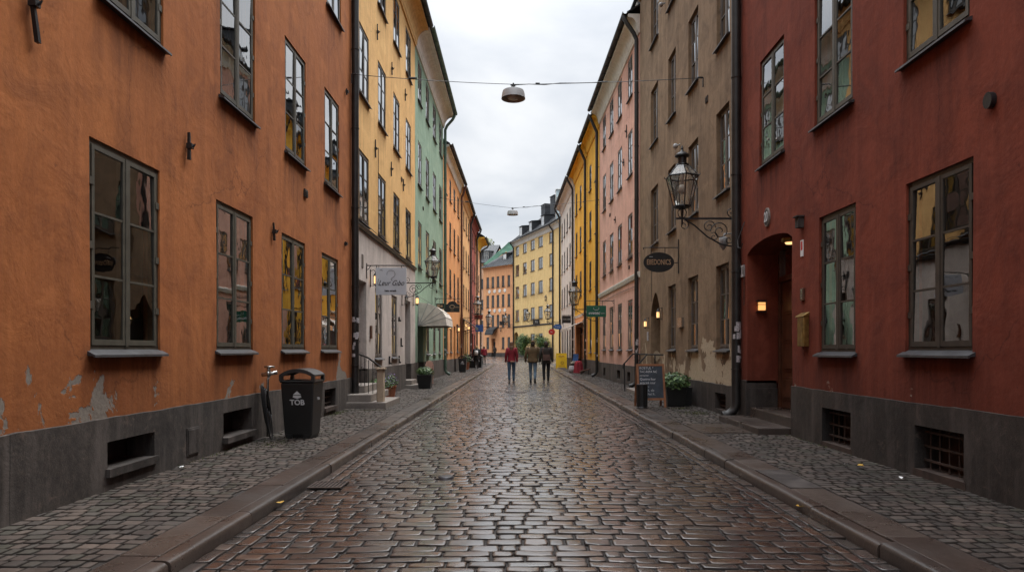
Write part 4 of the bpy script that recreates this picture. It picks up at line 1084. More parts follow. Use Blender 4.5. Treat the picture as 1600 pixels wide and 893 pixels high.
# a small lamp glows in the upper window
mb = MB(); p = f(Y(6.78), -.55, 0); mb.lathe([(.001, 4.98), (.06, 4.985), (.07, 5.0), (.03, 5.03), (.001, 5.04)], p.x, p.y, 14); mb.build('table_lamp', ['warm'], r, smooth=True)

# R2 brown
r, f = mk('brown_house', 'taupe brown house on the right with a pointed arch doorway and peeling plaster', (FR, 13.4), (4.3, 24.1), -1)
LB['R2'] = (r, f); Y = f.sy
cols = [(14.1, 15.0), (16.5, 17.45), (18.8, 19.7), (21.1, 22.2)]
wl = [(Y(a), Y(b), c, d) for a, b in cols for c, d in ((4.8, 6.6), (8.0, 9.8), (11.2, 13.0))]
gw = [(Y(a), Y(b), 1.45, 3.27) for a, b in cols[:3]]
dr = [(Y(20.75), Y(22.25), .08, 3.25, .5, 2.55, 'p')]
cel = [(Y(14.25), Y(15.0), .15, .52)]
body(r, f, 14.4, wl + gw, 'brown', .72, doors=dr, base_wins=cel, amp=.014, step=.2, rec=.13, pm='plinth_wet')
for i, w in enumerate(wl + gw): window(r, f, *w, fm='frame_gr', gm='glass_c' if i >= 12 else 'glass_d', room=i >= 12, rec=.075, lod=0 if i < 3 or i >= 12 else 1, curtain=i == 14)
cellar(r, f, *cel[0], ledge_out=0)
door(r, f, Y(20.76), Y(22.24), .45, 3.24, .5, 'darkdoor', 2.45, handle='lo')
eave(r, f, 14.4, cm='brown')
pipe(LB['R1'][0], LB['R1'][1], LB['R1'][1].sy(13.36), 13.6, d=.1, r=.088, stickers=11)
wall_lamp(r, f, Y(20.5), 2.5, kind='cyl', sc=.8, d=.13); wall_lamp(r, f, Y(22.5), 2.3, sc=.8, d=.13)
mb = MB(); mb.box(3.55, 4.32, 20.5, 22.5, 0, .2); mb.box(3.9, 4.32, 20.7, 22.3, .2, .34); mb.build('step', ['granite'], r, bevel=.012)
mb = MB()
for y0, y1 in ((19.9, 20.5), (22.4, 22.55)):
    a = Vector((3.45, y0 + .1, .95)); b = Vector((4.25, y0 + .1, 1.3)); c = Vector((4.25, y0, 1.3))
    mb.tube([a - Vector((.0, 0, .12)), a, a.lerp(b, .4) + Vector((0, 0, .22)), b], .022, 8); mb.tube([(3.5, y0 + .1, .08), (3.5, y0 + .1, 1.0)], .018, 8); mb.tube([(4.0, y0 + .1, .08), (4.0, y0 + .1, 1.28)], .02, 8)
mb.build('railing', ['iron'], r)
for (y, z) in ((20.1, 11.6), (18.3, 6.9)):
    mb = MB(); c = f(Y(y), .12, z); mb.ball(c, .07, .07, .07); mb.tube([f(Y(y), 0, z + .05), c], .02, 6); mb.tube([c, c - Vector((.02, 0, .28))], .006, 4); mb.build('spot_lamp', ['greywhite'], r, smooth=True)
mb = MB(); mb.box(Y(22.6), Y(22.8), 0, .015, 1.75, 2.05, T=f); mb.build('paper_notice', ['sticker'], r)
mb = MB(); mb.box(Y(17.9), Y(18.35), 0, .06, 2.05, 2.3, T=f); mb.build('menu_case', ['chrome'], r)
mb = MB(); c = f(Y(13.85), .2, 0); mb.lathe([(.001, 3.74), (.07, 3.73), (.085, 3.7), (.085, 3.56), (.07, 3.55), (.05, 3.51), (.001, 3.46)], c.x, c.y, 14); mb.tube([f(Y(13.85), 0, 3.8), f(Y(13.85), .18, 3.8), f(Y(13.85), .2, 3.73)], .012, 6)
mb.build('alarm_siren', ['greywhite'], r, smooth=True)

# R3 pink
xr = lambda y: 4.9 - .025 * y
r, f = mk('pink_house', 'dusty pink house on the right with a pale string course above the ground floor', (xr(24.1), 24.1), (xr(34.0), 34.0), -1)
LB['R3'] = (r, f); Y = f.sy
cols = [(25.5, 26.45), (27.75, 28.75), (29.85, 30.85), (32.0, 32.95)]
wl = [(Y(a), Y(b), c, d) for a, b in cols for c, d in ((4.95, 6.6), (8.05, 9.75), (11.0, 12.55))]
gw = [(Y(a), Y(b), 1.45, 3.35) for a, b in cols]
cel = [(Y(25.8), Y(26.4), .22, .6), (Y(28), Y(28.8), .22, .6), (Y(32.0), Y(32.6), .22, .6)]
body(r, f, 13.3, wl + gw, 'pink', .85, base_wins=cel, gf=4.1, gfm='pink', step=.3)
for w in wl + gw: window(r, f, *w, fm='frame_gr', rec=.008, lod=1)
for c in cel: cellar(r, f, *c, ledge_out=0, grille=False)
mb = MB(); mb.extr([(0, 4.0), (.05, 4.02), (.09, 4.15), (.09, 4.2), (0, 4.24)], f, 0, f.L); mb.build('string_course', ['cream'], r)
rt, zr = eave(r, f, 13.3, e=.4, cm='cream', hh=.65)
for s_ in (2.2, 5.4, 8.6): dormer(r, f, s_, 13.7, d0=-.3)
pipe(r, f, Y(24.25), 13.3, e=.4, d=.1, stickers=6)
for (y, z, h) in ((26.6, 9.95, .5), (29.2, 7.0, .3), (27.2, 8.9, .3)): anchor(r, f, Y(y), z, h, 0)
# R4 golden yellow, two fronts
rowsR = ((4.75, 6.3), (7.5, 9.05), (10.2, 11.6))
r, f, _, _ = simple_house('golden_house', 'narrow golden yellow house on the right next to the pink one', (xr(34.0), 34.0), (xr(38.8), 38.8), -1, 13.15, 'gold', rows=rowsR, ncol=2, gopens=[(.8, 1.6, 1.3, 3.2), (3.1, 3.9, 1.3, 3.2)], pipe_at=.12, e=.35, cm='gold', w=.9)
LB['R4'] = (r, f)
for s_ in (1.5, 3.5): dormer(r, f, s_, 13.5)
r, f, _, _ = simple_house('amber_shop_house', 'amber yellow house on the right with a wooden shopfront under a pale awning', (xr(38.8), 38.8), (xr(45.6), 45.6), -1, 13.05, 'gold', rows=rowsR, ncol=3, gopens=[(.8, 1.8, .9, 2.9)], gdoor=[(2.3, 5.9, .08, 2.9, .3)], pipe_at=.1, e=.35, cm='gold', w=.9, gf=3.55, gfm='salmon')
LB['R4b'] = (r, f)
door(r, f, 2.3, 5.9, .12, 2.9, .3, 'wood', 2.4, leaves=3)
mb = MB(); mb.extr([(0, 3.5), (.05, 3.5), (.1, 3.62), (0, 3.66)], f, 0, f.L); mb.build('string_course', ['cream'], r)
mb = MB(); mb.extr([(0, 3.12), (.02, 3.16), (1.0, 2.76), (1.0, 2.6), (.98, 2.6), (.98, 2.72)], f, 1.9, 6.2); mb.build('awning', ['canvas_w'], r)
for s_ in (1.2, 3.3, 5.4): dormer(r, f, s_, 13.4)
wall_lamp(r, f, .5, 3.0, lit=False)
r, f, _, _ = simple_house('cream_house', 'cream white house on the right with barred ground floor windows', (xr(45.6), 45.6), (xr(56), 56), -1, 13.0, 'cream', rows=rowsR, ncol=5, gopens=[(.8 + k * 1.9, 1.7 + k * 1.9, .9, 2.9) for k in range(5)], pipe_at=.1, e=.4, cm='cream', w=.85)
LB['R5'] = (r, f)
pipe(r, f, 10.2, 13.0, e=.4)
for s_ in (2, 5, 8): dormer(r, f, s_, 13.35)

def cable(root, fr, pts, name='cable', r=.009):
    mb = MB(); mb.tube([fr(s_, .03, z) for s_, z in pts], r, 5); mb.build(name, ['pipe'], root)
for key, pts in (('L2', ((.25, 4.75), (3.0, 4.72), (3.0, 7.2))), ('L3', ((.3, 3.6), (5.0, 3.55), (5.0, 4.4), (9.4, 4.4))), ('R2', ((8.6, 3.0), (8.6, 4.2), (9.8, 4.2))), ('R3', ((.3, 3.75), (4.6, 3.8), (9.5, 3.75))), ('R1', ((19.1, 2.3), (19.1, 3.1)))):
    cable(LB[key][0], LB[key][1], pts)
def vent(root, fr, s_, z):
    mb = MB(); mb.box(s_ - .09, s_ + .09, 0, .03, z - .07, z + .07, T=fr)
    for k in range(3): mb.box(s_ - .075, s_ + .075, .03, .04, z - .045 + k * .035, z - .03 + k * .035, T=fr)
    mb.build('air_vent', ['plinth'], root)
for key, s_, z in (('L3', 2.2, 7.4), ('L3', 6.9, 4.3), ('R3', 2.0, 4.6), ('R3', 6.6, 7.5), ('R2', 2.3, 7.2), ('L2', 7.0, 7.3), ('L1', 18.9, 4.4)):
    vent(LB[key][0], LB[key][1], s_, z)

# ------------------------------------------------------------------ beyond the bend
r, f = mk('straw_yellow_house', 'tall straw yellow house closing the view where the street bends, with dormers and chimneys', (4.55, 89.0), (-.75, 104), 1)
if f.n.y > 0: f = Fr((4.55, 89.0), (-.75, 104), -1)
LB['F1'] = (r, f)
cu = [(866, 858), (848, 841), (835.5, 829), (823, 817), (811, 805.5)]
cols = [(f.su(a), f.su(b)) for a, b in cu]
rws = ((5.7, 7.4), (9.2, 10.9), (12.5, 14.1), (15.5, 16.9))
wl = [(a, b, c, d) for a, b in cols for c, d in rws]
gw = [(cols[i][0], cols[i][1], 1.9, 3.7) for i in (1, 2, 3)]
s_a = f.su(806.5)
dr = [(f.su(810.5), f.su(802.5), .3, 4.1, .4, 2.9)]
gw = gw[:2]
body(r, f, 17.7, wl + gw, 'straw', 1.0, doors=dr, step=1.6)
for w in wl + gw: window(r, f, *w, fm='frame_gr', rec=.08, lod=1)
door(r, f, dr[0][0], dr[0][1], .4, 4.05, .4, 'wood', 2.7)
mb = MB(); mb.extr([(0, 4.75), (.08, 4.8), (.12, 4.95), (0, 5.0)], f, 0, f.L); mb.build('string_course', ['sill'], r)
rt, zr = eave(r, f, 17.7, e=.5, cm='cream', pitch=.8, ridge=4.5)
for u in (871, 846, 827, 812): dormer(r, f, f.su(u), 18.1, w=1.3, h=1.6)
chimney(r, f, f.su(846), -2.0, 18.5, 22.4, 1.5); chimney(r, f, f.su(832), -2.0, 18.5, 21.9, 1.5)
chimney(r, f, f.su(814) , -4.2, 19, 20.6, .35)
pipe(r, f, f.su(865), 17.7, e=.5, r=.1); pipe(r, f, f.L - .3, 17.7, e=.5, r=.1)
wall_lamp(r, f, f.su(854), 8.3, lit=False, sc=2)
# side front of the same block towards the white house
r2 = r; f2 = Fr((6.2, 82.5), (4.55, 89.0), 1)
if f2.n.x > 0: f2 = Fr((6.2, 82.5), (4.55, 89.0), -1)
mb = facade(r, f2, 0, 17.7, [], 'straw', step=1.6); mb.build('side_wall', ['straw'], r)
eave(r, f2, 17.7, e=.5, cm='cream', pitch=.8, ridge=4.5)
mb = MB(); mb.box(4.75, 5.85, 86, 87.4, 17.5, 21.6); 
o = mb.build('glazed_roof_lift', ['cloud_glass'], r)
mb = MB()
for z in (18.6, 19.8, 20.6, 21.6): mb.box(4.7, 5.9, 85.92, 87.48, z, z + .06)
for x in (4.68, 5.25, 5.82): mb.box(x, x + .06, 85.9, 86.0, 17.5, 21.6)
mb.build('lift_frame', ['frame_wh'], o)

r, f = mk('salmon_house', 'salmon orange house facing down the street at the bend, with a black awning', (-.75, 104), (-5.6, 109), 1)
if f.n.y > 0: f = Fr((-.75, 104), (-5.6, 109), -1)
LB['F2'] = (r, f)
cols = [(f.su(b + 2.1), f.su(b - 2.1)) for b in (795, 786, 778, 770, 762)]
wl = [(a, b, c, d) for a, b in cols for c, d in ((4.9, 6.9), (8.1, 10.0), (11.2, 12.9))]
gw = [(cols[i][0], cols[i][1], 1.6, 3.4) for i in (0, 1, 4)]
dr = [(f.su(774), f.su(768), .3, 3.2, .4)]
body(r, f, 14.4, wl + gw, 'salmon', 1.0, doors=dr, step=1.6)
for w in wl + gw: window(r, f, *w, fm='frame_dk', rec=.08, lod=1)
door(r, f, dr[0][0], dr[0][1], .4, 3.2, .4, 'darkdoor', 2.6)
mb = MB(); mb.extr([(-.05, 14.0), (.06, 14.0), (.06, 14.25), (.4, 14.3), (.4, 14.4), (-.05, 14.4)], f, 0, f.L); mb.build('cornice', ['salmon'], r)
mb = MB(); mb.hexa([f(-.2, .5, 14.42), f(f.L + .3, .5, 14.42), f(f.L + .3, -9.5, 14.42), f(-.2, -9.5, 14.42), f(-.2, -4.0, 18.6), f(2.4, -4.0, 18.2), f(2.4, -5.0, 18.2), f(-.2, -5.0, 18.6)])
for k in range(12):
    s_ = .1 + k * .6; q = max(0, (s_ - 2.4) / 5.0); mb.tube([f(s_, .5, 14.46), f(min(s_, 2.4) if q == 0 else s_ - (s_ - 2.4) * (1 - q), .5 - 4.5 * (1 - q), 14.46 + 3.95 * (1 - q))], .03, 4)
mb.build('roof', ['roof'], r)
for s_ in (.7, 2.9): dormer(r, f, s_, 15.0, w=1.0, h=1.5, d0=-.9)
mb = MB(); mb.extr([(0, 5.0), (.02, 5.05), (.9, 4.6), (1.2, 3.9), (1.2, 3.75), (1.15, 3.75)], f, f.su(778), f.su(766)); mb.build('black_awning', ['canvas_b'], r)
chimney(r, f, .9, -4.2, 17.5, 20.2, 1.5)
for u in (765, 773, 781, 789):
    for z in (7.55, 10.6):
        mb = MB(); disc(mb, f, f.su(u), z, .28, .28, 0, .06, 14); mb.build('plaster_roundel', ['cream'], r)
wall_lamp(r, f, f.su(783), 4.6, lit=False, sc=1.6)

r, f = mk('blush_house', 'pale blush house with a green copper roof behind the salmon one', (-4.6, 118), (-16, 121), 1)
if f.n.y > 0: f = Fr((-4.6, 118), (-16, 121), -1)
LB['F3'] = (r, f)
wl = [(a, a + 1.0, c, c + 1.7) for a in (.9, 2.4, 3.9, 5.4, 6.9, 8.4) for c in (4.8, 8.4, 12.0)]
body(r, f, 16.4, wl, 'blush', 1.0, step=2.0)
for w in wl: window(r, f, *w, fm='frame_dk', rec=.08, lod=1)
eave(r, f, 16.4, e=.4, cm='blush', pitch=.7, ridge=5, style='box', hh=.4)
for s_ in (1.2, 2.9, 4.6): dormer(r, f, s_, 17.0, w=1.2, h=1.6, d0=-.6)
mb = MB(); mb.box(0, f.L, 0, .15, 7.6, 7.75, T=f); mb.build('string_course', ['cream'], r)
r = thing('green_roofed_house', 'house whose verdigris copper roof climbs behind the salmon front', 'building', (-1, 118, 0), 'plastered town houses lining the street')
mb = MB(); mb.box(-5.2, 4.5, 112.5, 124, 0, 15.5); mb.build('wall', ['blush'], r)
mb = MB(); mb.hexa([(-5.8, 112, 15.4), (5, 112, 15.4), (5, 124, 15.4), (-5.8, 124, 15.4), (-1.6, 115.5, 19.6), (5, 115.5, 20.2), (5, 117.5, 20.2), (-1.6, 117.5, 19.6)])
for k in range(14):
    x = -5.2 + k * .75; q = min(1, (x + 5.8) / 4.6)
    mb.tube([(x, 112.0, 15.45), (max(x, -1.6), 115.5, 19.65 + max(0, x + 1.6) * .09)], .04, 4)
mb.build('roof', ['roof_gn'], r)
# ------------------------------------------------------------------ lanterns on wall brackets
def make_lantern(label, reach=1.05, group='wrought iron gas lanterns on wall brackets'):
    t = thing('gas_lantern', label, 'lantern', (0, 0, 0), group, local=True)
    c = (reach, 0)                       # wall at x = 0, arm along +x at z = 0
    zb = .16
    hexr = lambda r, z: [(c[0] + r * math.cos(math.pi / 3 * k + math.pi / 6), c[1] + r * math.sin(math.pi / 3 * k + math.pi / 6), z) for k in range(6)]
    r0, r1, r2 = .175, .325, .125; z0, z1, z2 = zb + .08, zb + .66, zb + .90
    a, b, d = hexr(r0, z0), hexr(r1, z1), hexr(r2, z2)
    fr = MB()
    for k in range(6):
        fr.tube([a[k], b[k]], .011, 6); fr.tube([b[k], d[k]], .010, 6)
        for ring, q in ((a, .014), (b, .017), (d, .013)): fr.tube([ring[k], ring[(k + 1) % 6]], q, 6)
        # little crown leaves at the eaves
        p = Vector(b[k]); o = (p - Vector((c[0], c[1], z1))).normalized()
        fr.tube([p, p + o * .035 + Vector((0, 0, .02)), p + o * .03 + Vector((0, 0, .055))], [.012, .01, .004], 5)
        p = Vector(a[k]); fr.tube([p, p + Vector((0, 0, -.04)) + o * .01, p + Vector((0, 0, -.07)) - o * .01], [.012, .009, .003], 5)
    fr.lathe([(r0, z0), (r0 * .8, z0 - .03), (.05, z0 - .05), (.05, z0 - .06)], c[0], c[1], 12)
    fr.build('lantern_frame', ['iron'], t)
    cap = MB()
    cap.lathe([(r2, z2 - .005), (r2 * .98, z2 + .02), (.085, z2 + .03), (.085, z2 + .15), (.13, z2 + .16), (.145, z2 + .175), (.14, z2 + .2), (.09, z2 + .24), (.05, z2 + .26), (.03, z2 + .28), (.02, z2 + .31), (.028, z2 + .325), (.022, z2 + .345), (.006, z2 + .39), (.001, z2 + .40)], c[0], c[1], 18)
    autosmooth(cap.build('chimney_cap', ['iron'], t), 35)
    g = MB()
    for k in range(6):
        j = (k + 1) % 6; g.quad(a[k], a[j], b[j], b[k]); g.quad(b[k], b[j], d[j], d[k])
    g.build('lantern_glass', ['glass_l'], t)
    bl = MB(); bl.ball((c[0], c[1], zb + .42), .075, .075, .10, 14, 8); bl.tube([(c[0], c[1], zb + .49), (c[0], c[1], z2 + .05)], .035, 10); bl.tube([(c[0], c[1], z0 - .03), (c[0], c[1], zb + .2)], .02, 8)
    bl.build('bulb', ['lens'], t, smooth=True)
    br = MB()
    br.box(-.0, reach + .12, -.014, .014, -.018, .018)
    br.tube([(c[0], 0, z0 - .05), (c[0], 0, -.12)], [.022, .02], 8)
    for s_ in (-1, 1):
        br.tube([(c[0], 0, -.0), (c[0] + s_ * .07, 0, .05), (c[0] + s_ * .085, 0, .13), (c[0] + s_ * .05, 0, .2), (c[0] + s_ * .03, 0, z0 - .03)], .010, 6)
        br.tube([(c[0], 0, .0), (c[0], s_ * .07, .05), (c[0], s_ * .085, .13), (c[0], s_ * .05, .2), (c[0], s_ * .03, z0 - .03)], .010, 6)
    # curved stay and scrolls
    st = [Vector((c[0] - .06, 0, -.02)), Vector((c[0] - .25, 0, -.14)), Vector((c[0] - .5, 0, -.36)), Vector((c[0] - .75, 0, -.5)), Vector((.12, 0, -.54)), Vector((.0, 0, -.56))]
    br.tube(st, .015, 6)
    X, Z = (1, 0, 0), (0, 0, 1)
    scroll(br, (c[0] - .04, 0, -.13), X, Z, .1, 1.3, math.pi / 2, .009)
    scroll(br, (.30, 0, -.25), X, Z, .19, 1.6, 0, .011); scroll(br, (.12, 0, -.42), X, Z, .1, 1.2, 2, .009)
    scroll(br, (.52, 0, -.16), X, Z, .13, 1.5, 3.3, .010, -1); scroll(br, (.42, 0, -.36), X, Z, .09, 1.3, 1, .009)
    scroll(br, (.07, 0, .13), X, Z, .1, 1.2, -1.6, .010)
    br.box(-.0, .03, -.03, .03, -.62, .2)
    br.build('bracket', ['iron'], t)
    return t
lan = make_lantern('large glass lantern on the bracket between the brown and deep red houses, nearest of all')
def put(o, X, y, z, left, label=None, sc=1.0, rz=None): place(o, (X, y, z), rz if rz is not None else (0 if left else math.pi), label, sc)
put(lan, 4.30, 13.55, 4.05, False)
LANS = [(-4.03, 24.4, 3.83, True, 'glass lantern on a scrolled bracket above the shop windows of the yellow and grey house', .92),
        (4.12, 35.6, 3.55, False, 'glass lantern on a bracket between the pink and the golden house, over the green sign', 1.12),
        (-3.9, 45.9, 3.6, True, 'pale glass lantern on a bracket in front of the two apricot houses', 1.1),
        (-3.8, 61.5, 3.5, True, 'small lantern on a bracket by the red house on the left, farthest in that row', 1.1),
        (3.52, 56.3, 3.75, False, 'lantern on a bracket at the far end of the cream white house', 1.05)]
for X, y, z, lf, lb, sc in LANS:
    put(copy_tree(lan), X, y, z, lf, lb, sc)
f1 = LB['F1'][1]
def onf1(u): s_ = f1.su(u); return f1(s_, 0, 0)
for u, z, lb, sc in ((838, 5.4, 'lantern on the front of the straw yellow house between its two bushes', 1.25), (803, 5.3, 'lantern at the seam of the straw yellow and salmon houses', 1.25)):
    p = onf1(u); o = copy_tree(lan); place(o, (p.x, p.y, z), math.atan2(f1.n.y, f1.n.x), lb, sc)

# lamps hung on wires over the street
def street_lamp(label, p0, p1, lamp, r=.285, grp='lamps strung on wires over the street'):
    t = thing('suspended_lamp', label, 'street lamp', lamp, grp)
    L = Vector(lamp)
    mb = MB(); mb.lathe([(r, L.z - .0), (r * .985, L.z + .02), (r * .93, L.z + .13), (r * .86, L.z + .185), (r * .6, L.z + .215), (.05, L.z + .225), (.001, L.z + .225)], L.x, L.y, 32)
    mb.lathe([(r, L.z), (r * .96, L.z + .012), (r * .90, L.z + .11), (r * .5, L.z + .17), (.001, L.z + .18)], L.x, L.y, 32, 1)
    autosmooth(mb.build('lamp_shade', ['greywhite', 'lens'], t), 40)
    mb = MB(); mb.lathe([(.001, L.z - .012), (r * .4, L.z - .005), (r * .48, L.z + .03), (r * .48, L.z + .12)], L.x, L.y, 20); mb.build('lamp_lens', ['lens'], t, smooth=True)
    mb = MB(); top = L + Vector((0, 0, .34)); mb.tube([L + Vector((0, 0, .22)), top + Vector((0, 0, .03))], .018, 8); mb.box(L.x - .05, L.x + .05, L.y - .02, L.y + .02, top.z - .05, top.z); mb.tube([top - Vector((.07, 0, .015)), top + Vector((.07, 0, -.015))], .014, 6)
    mb.build('hanger', ['iron'], t)
    mb = MB()
    def cat(a, b, sag, n=14): return [a.lerp(b, i / n) - Vector((0, 0, sag * 4 * (i / n) * (1 - i / n))) for i in range(n + 1)]
    a, b = Vector(p0), Vector(p1)
    mb.tube(cat(a, top, .03), .008, 5); mb.tube(cat(top, b, .03), .008, 5)
    pw = [top.lerp(b, i / 12) + Vector((0, 0, .02 * math.sin(i * 2.4) * (1 - i / 12) - .02)) for i in range(7)]; mb.tube(pw, .010, 5)
    q = top.lerp(b, .13); mb.tube([q - (b - a).normalized() * .05, q + (b - a).normalized() * .05], .022, 6)
    q = a.lerp(top, .38); mb.tube([q - (b - a).normalized() * .1, q + (b - a).normalized() * .1], .022, 6)
    for e, sg in ((a, 1), (b, -1)): mb.tube([e, e + Vector((0, 0, -.22))], .015, 6); mb.tube([e, e + Vector((sg * .12, 0, 0))], .022, 6)
    mb.build('wire', ['iron'], t)
    return t
street_lamp('round grey lamp hung on a wire over the street, the nearer and larger of two', (-3.98, 16.3, 8.02), (4.30, 15.9, 7.78), (-.12, 16.15, 7.38))
street_lamp('round grey lamp hung on a wire over the street, the farther and smaller of two', (-3.98, 34.4, 9.1), (4.05, 34.2, 8.95), (-.29, 34.3, 8.22), .28)

# ------------------------------------------------------------------ hanging signs
def sign_bracket(t, y, xw, xo, z, drops, m='iron', down=.35, up=.06, scr=True):
    mb = MB(); mb.tube([(xw, y, z), (xo, y, z)], .014, 8)
    sg = 1 if xo > xw else -1
    mb.box(min(xw, xw + sg * .02), max(xw, xw + sg * .02), y - .02, y + .02, z - down, z + up)
    for x, l in drops: mb.tube([(x, y, z), (x, y, z - l)], .008, 6); mb.lathe([(.001, z - l - .01), (.018, z - l), (.001, z - l + .02)], x, y, 8)
    if scr: mb.tube([(xw, y, z - .12), (xw + sg * .05, y, z - .1), (xw + sg * .12, y, z)], .01, 6)
    return mb.build('bracket', ['iron'], t)
t = thing('hanging_sign', 'pale grey square shop sign with thin handwriting, hung over the steps on the left', 'sign', (-4.03, 18.1, 3.66))
sign_bracket(t, 18.1, -4.03, -2.9, 3.68, [(-3.7, .06), (-3.1, .06), (-3.76, .05), (-2.98, .05)])
mb = MB(); mb.box(-3.78, -2.97, 18.085, 18.115, 2.9, 3.62); mb.build('sign_panel', ['signgrey'], t, bevel=.004)
RX, UZ = (1, 0, 0), (0, 0, 1)
text(t, 'sign_lettering', 'Leur Gıbo', (-3.375, 18.082, 3.21), RX, UZ, .2, 'ink', shear=.45, sx=.82)
text(t, 'small_lettering', 'hem wrach', (-3.39, 18.082, 3.01), RX, UZ, .068, 'ink', bold=.003)
mb = MB()
pts = [Vector((-3.375 + .11 * math.cos(a), 18.08, 3.45 + .10 * math.sin(a))) for a in np.linspace(3.4, -1.0, 18)] + [Vector((-3.38, 18.08, 3.33)), Vector((-3.34, 18.08, 3.27))]
mb.tube(pts, .004, 5)
mb.tube([(-3.67, 18.08, 3.55), (-3.64, 18.08, 3.57), (-3.60, 18.08, 3.54)], .005, 5)
mb.tube([(-3.70, 18.08, 3.33), (-3.73, 18.08, 3.2), (-3.70, 18.08, 3.16)], .004, 5)
mb.build('curl_mark', ['ink'], t)

t = thing('hanging_sign', 'black oval sign with pinkish capitals beside the brown house', 'sign', (4.33, 18.4, 4.0))
mb = MB(); y = 18.4
mb.tube([(4.31, y, 3.5), (4.31, y, 4.42)], .016, 6); mb.tube([(4.31, y, 4.2), (3.37, y, 4.2)], .013, 6); mb.tube([(3.37, y, 4.2), (3.37, y, 4.14)], .013, 6)
for x in (3.58, 3.95): mb.tube([(x, y, 4.2), (x, y, 4.05)], .01, 6)
mb.tube([(4.31, y, 3.79), (4.15, y, 3.79)], .012, 6); mb.build('bracket', ['iron'], t)
mb = MB(); vs = []; n = 36
for d in (-.02, .02):
    vs += [(3.78 + .41 * math.cos(2 * math.pi * k / n), y + d, 3.80 + .265 * math.sin(2 * math.pi * k / n)) for k in range(n)]
mb.add(vs, [(k, (k + 1) % n, n + (k + 1) % n, n + k) for k in range(n)] + [tuple(range(n)), tuple(range(n, 2 * n))])
mb.build('sign_panel', ['signblack'], t, bevel=.004)
text(t, 'sign_lettering', 'EIIEDONICS', (3.78, y - .023, 3.80), RX, UZ, .2, 'gold_ink', sx=.62, bold=.002)
mb = MB(); mb.box(3.52, 3.62, y - .026, y - .02, 3.945, 3.955); mb.build('sign_dash', ['chalk'], t)

t = thing('hanging_sign', 'deep green rectangular sign with white lettering hung from the pink house', 'sign', (4.1, 29.6, 3.5))
sign_bracket(t, 29.6, 4.16, 2.85, 3.57, [(3.1, .2), (3.65, .2)], down=.5)
mb = MB(); mb.box(2.95, 3.8, 29.58, 29.62, 2.87, 3.36); mb.build('sign_panel', ['signgreen'], t, bevel=.004)
text(t, 'sign_lettering', 'evetec', (3.28, 29.575, 3.04), RX, UZ, .19, 'chalk', shear=.25, bold=.003); text(t, 'small_lettering', 'com', (3.66, 29.575, 3.03), RX, UZ, .1, 'chalk', sx=.9)
mb = MB(); mb.tube([Vector((3.37 + .12 * math.cos(a), 29.572, 3.24 + .07 * math.sin(a))) for a in np.linspace(2.6, 6.9, 16)], .008, 5); mb.tube([(3.32, 29.572, 3.17), (3.42, 29.572, 3.17)], .01, 5); mb.build('emblem', ['chalk'], t)

t = thing('hanging_sign', 'arched black sign with a small square panel beside it, in front of the apricot house', 'sign', (-4.0, 33.0, 3.9))
sign_bracket(t, 33.0, -4.03, -2.82, 3.92, [(-3.8, .25), (-3.1, .12)])
mb = MB(); mb.extr([(0, 3.26), (0, 3.62), (.12, 3.66), (.2, 3.76), (.36, 3.8), (.5, 3.76), (.58, 3.66), (.70, 3.62), (.70, 3.26)], lambda s_, d, z: Vector((-3.54 + d, s_, z)), 32.98, 33.02)
mb.box(-3.97, -3.6, 32.98, 33.02, 3.42, 3.68); mb.build('sign_panel', ['signblack'], t)
mb = MB(); mb.box(-3.93, -3.8, 32.97, 32.98, 3.46, 3.64); mb.box(-3.77, -3.66, 32.97, 32.98, 3.5, 3.6)
mb.tube([Vector((-3.2 + .12 * math.cos(a), 32.972, 3.52 + .08 * math.sin(a))) for a in np.linspace(0, 6.28, 18)], .018, 6); mb.build('emblem', ['gold_ink'], t)
text(t, 'sign_lettering', 'OBEN', (-3.01, 32.972, 3.5), RX, UZ, .1, 'gold_ink'); text(t, 'small_lettering', 'BAR', (-3.2, 32.972, 3.35), RX, UZ, .08, 'gold_ink')

def flat_sign(name, label, x0, x1, y, z0, z1, mat, xw, oval=False, txt=None, tm='chalk', zb=None, ts=.1):
    t = thing(name, label, 'sign', (xw, y, z1))
    zb = zb if zb else z1 + .06
    sign_bracket(t, y, xw, x0 if xw > x0 else x1, zb, [(x0 * .75 + x1 * .25, zb - z1), (x0 * .25 + x1 * .75, zb - z1)], down=.3)
    mb = MB()
    if oval:
        n = 28; vs = []; cx, cz, rx, rz_ = (x0 + x1) / 2, (z0 + z1) / 2, (x1 - x0) / 2, (z1 - z0) / 2
        for d in (-.03, .03): vs += [(cx + rx * math.cos(2 * math.pi * k / n), y + d, cz + rz_ * math.sin(2 * math.pi * k / n)) for k in range(n)]
        mb.add(vs, [(k, (k + 1) % n, n + (k + 1) % n, n + k) for k in range(n)] + [tuple(range(n)), tuple(range(n, 2 * n))])
    else: mb.box(x0, x1, y - .03, y + .03, z0, z1)
    mb.build('sign_panel', [mat], t)
    if txt: text(t, 'sign_lettering', txt, ((x0 + x1) / 2, y - .036, (z0 + z1) / 2), RX, UZ, ts, tm)
    return t
flat_sign('hanging_sign', 'black two-tier sign projecting from the cream white house', 2.95, 3.55, 46.2, 3.25, 3.75, 'signblack', 3.75, txt='BOKCAFE', ts=.12)
flat_sign('hanging_sign', 'oval blue sign at the far end of the cream white house', 2.75, 3.4, 53.5, 3.05, 3.45, 'signblue', 3.55, oval=True, txt='Fresta', ts=.16)
flat_sign('hanging_sign', 'round red sign just below and left of the blue oval one', 2.42, 2.95, 55.0, 2.65, 3.12, 'signred', 3.5, oval=True, txt='Bar', ts=.14)
flat_sign('hanging_sign', 'blue square sign hanging by the red house on the left', -3.7, -3.05, 59.0, 3.0, 3.6, 'signblue', -3.88)
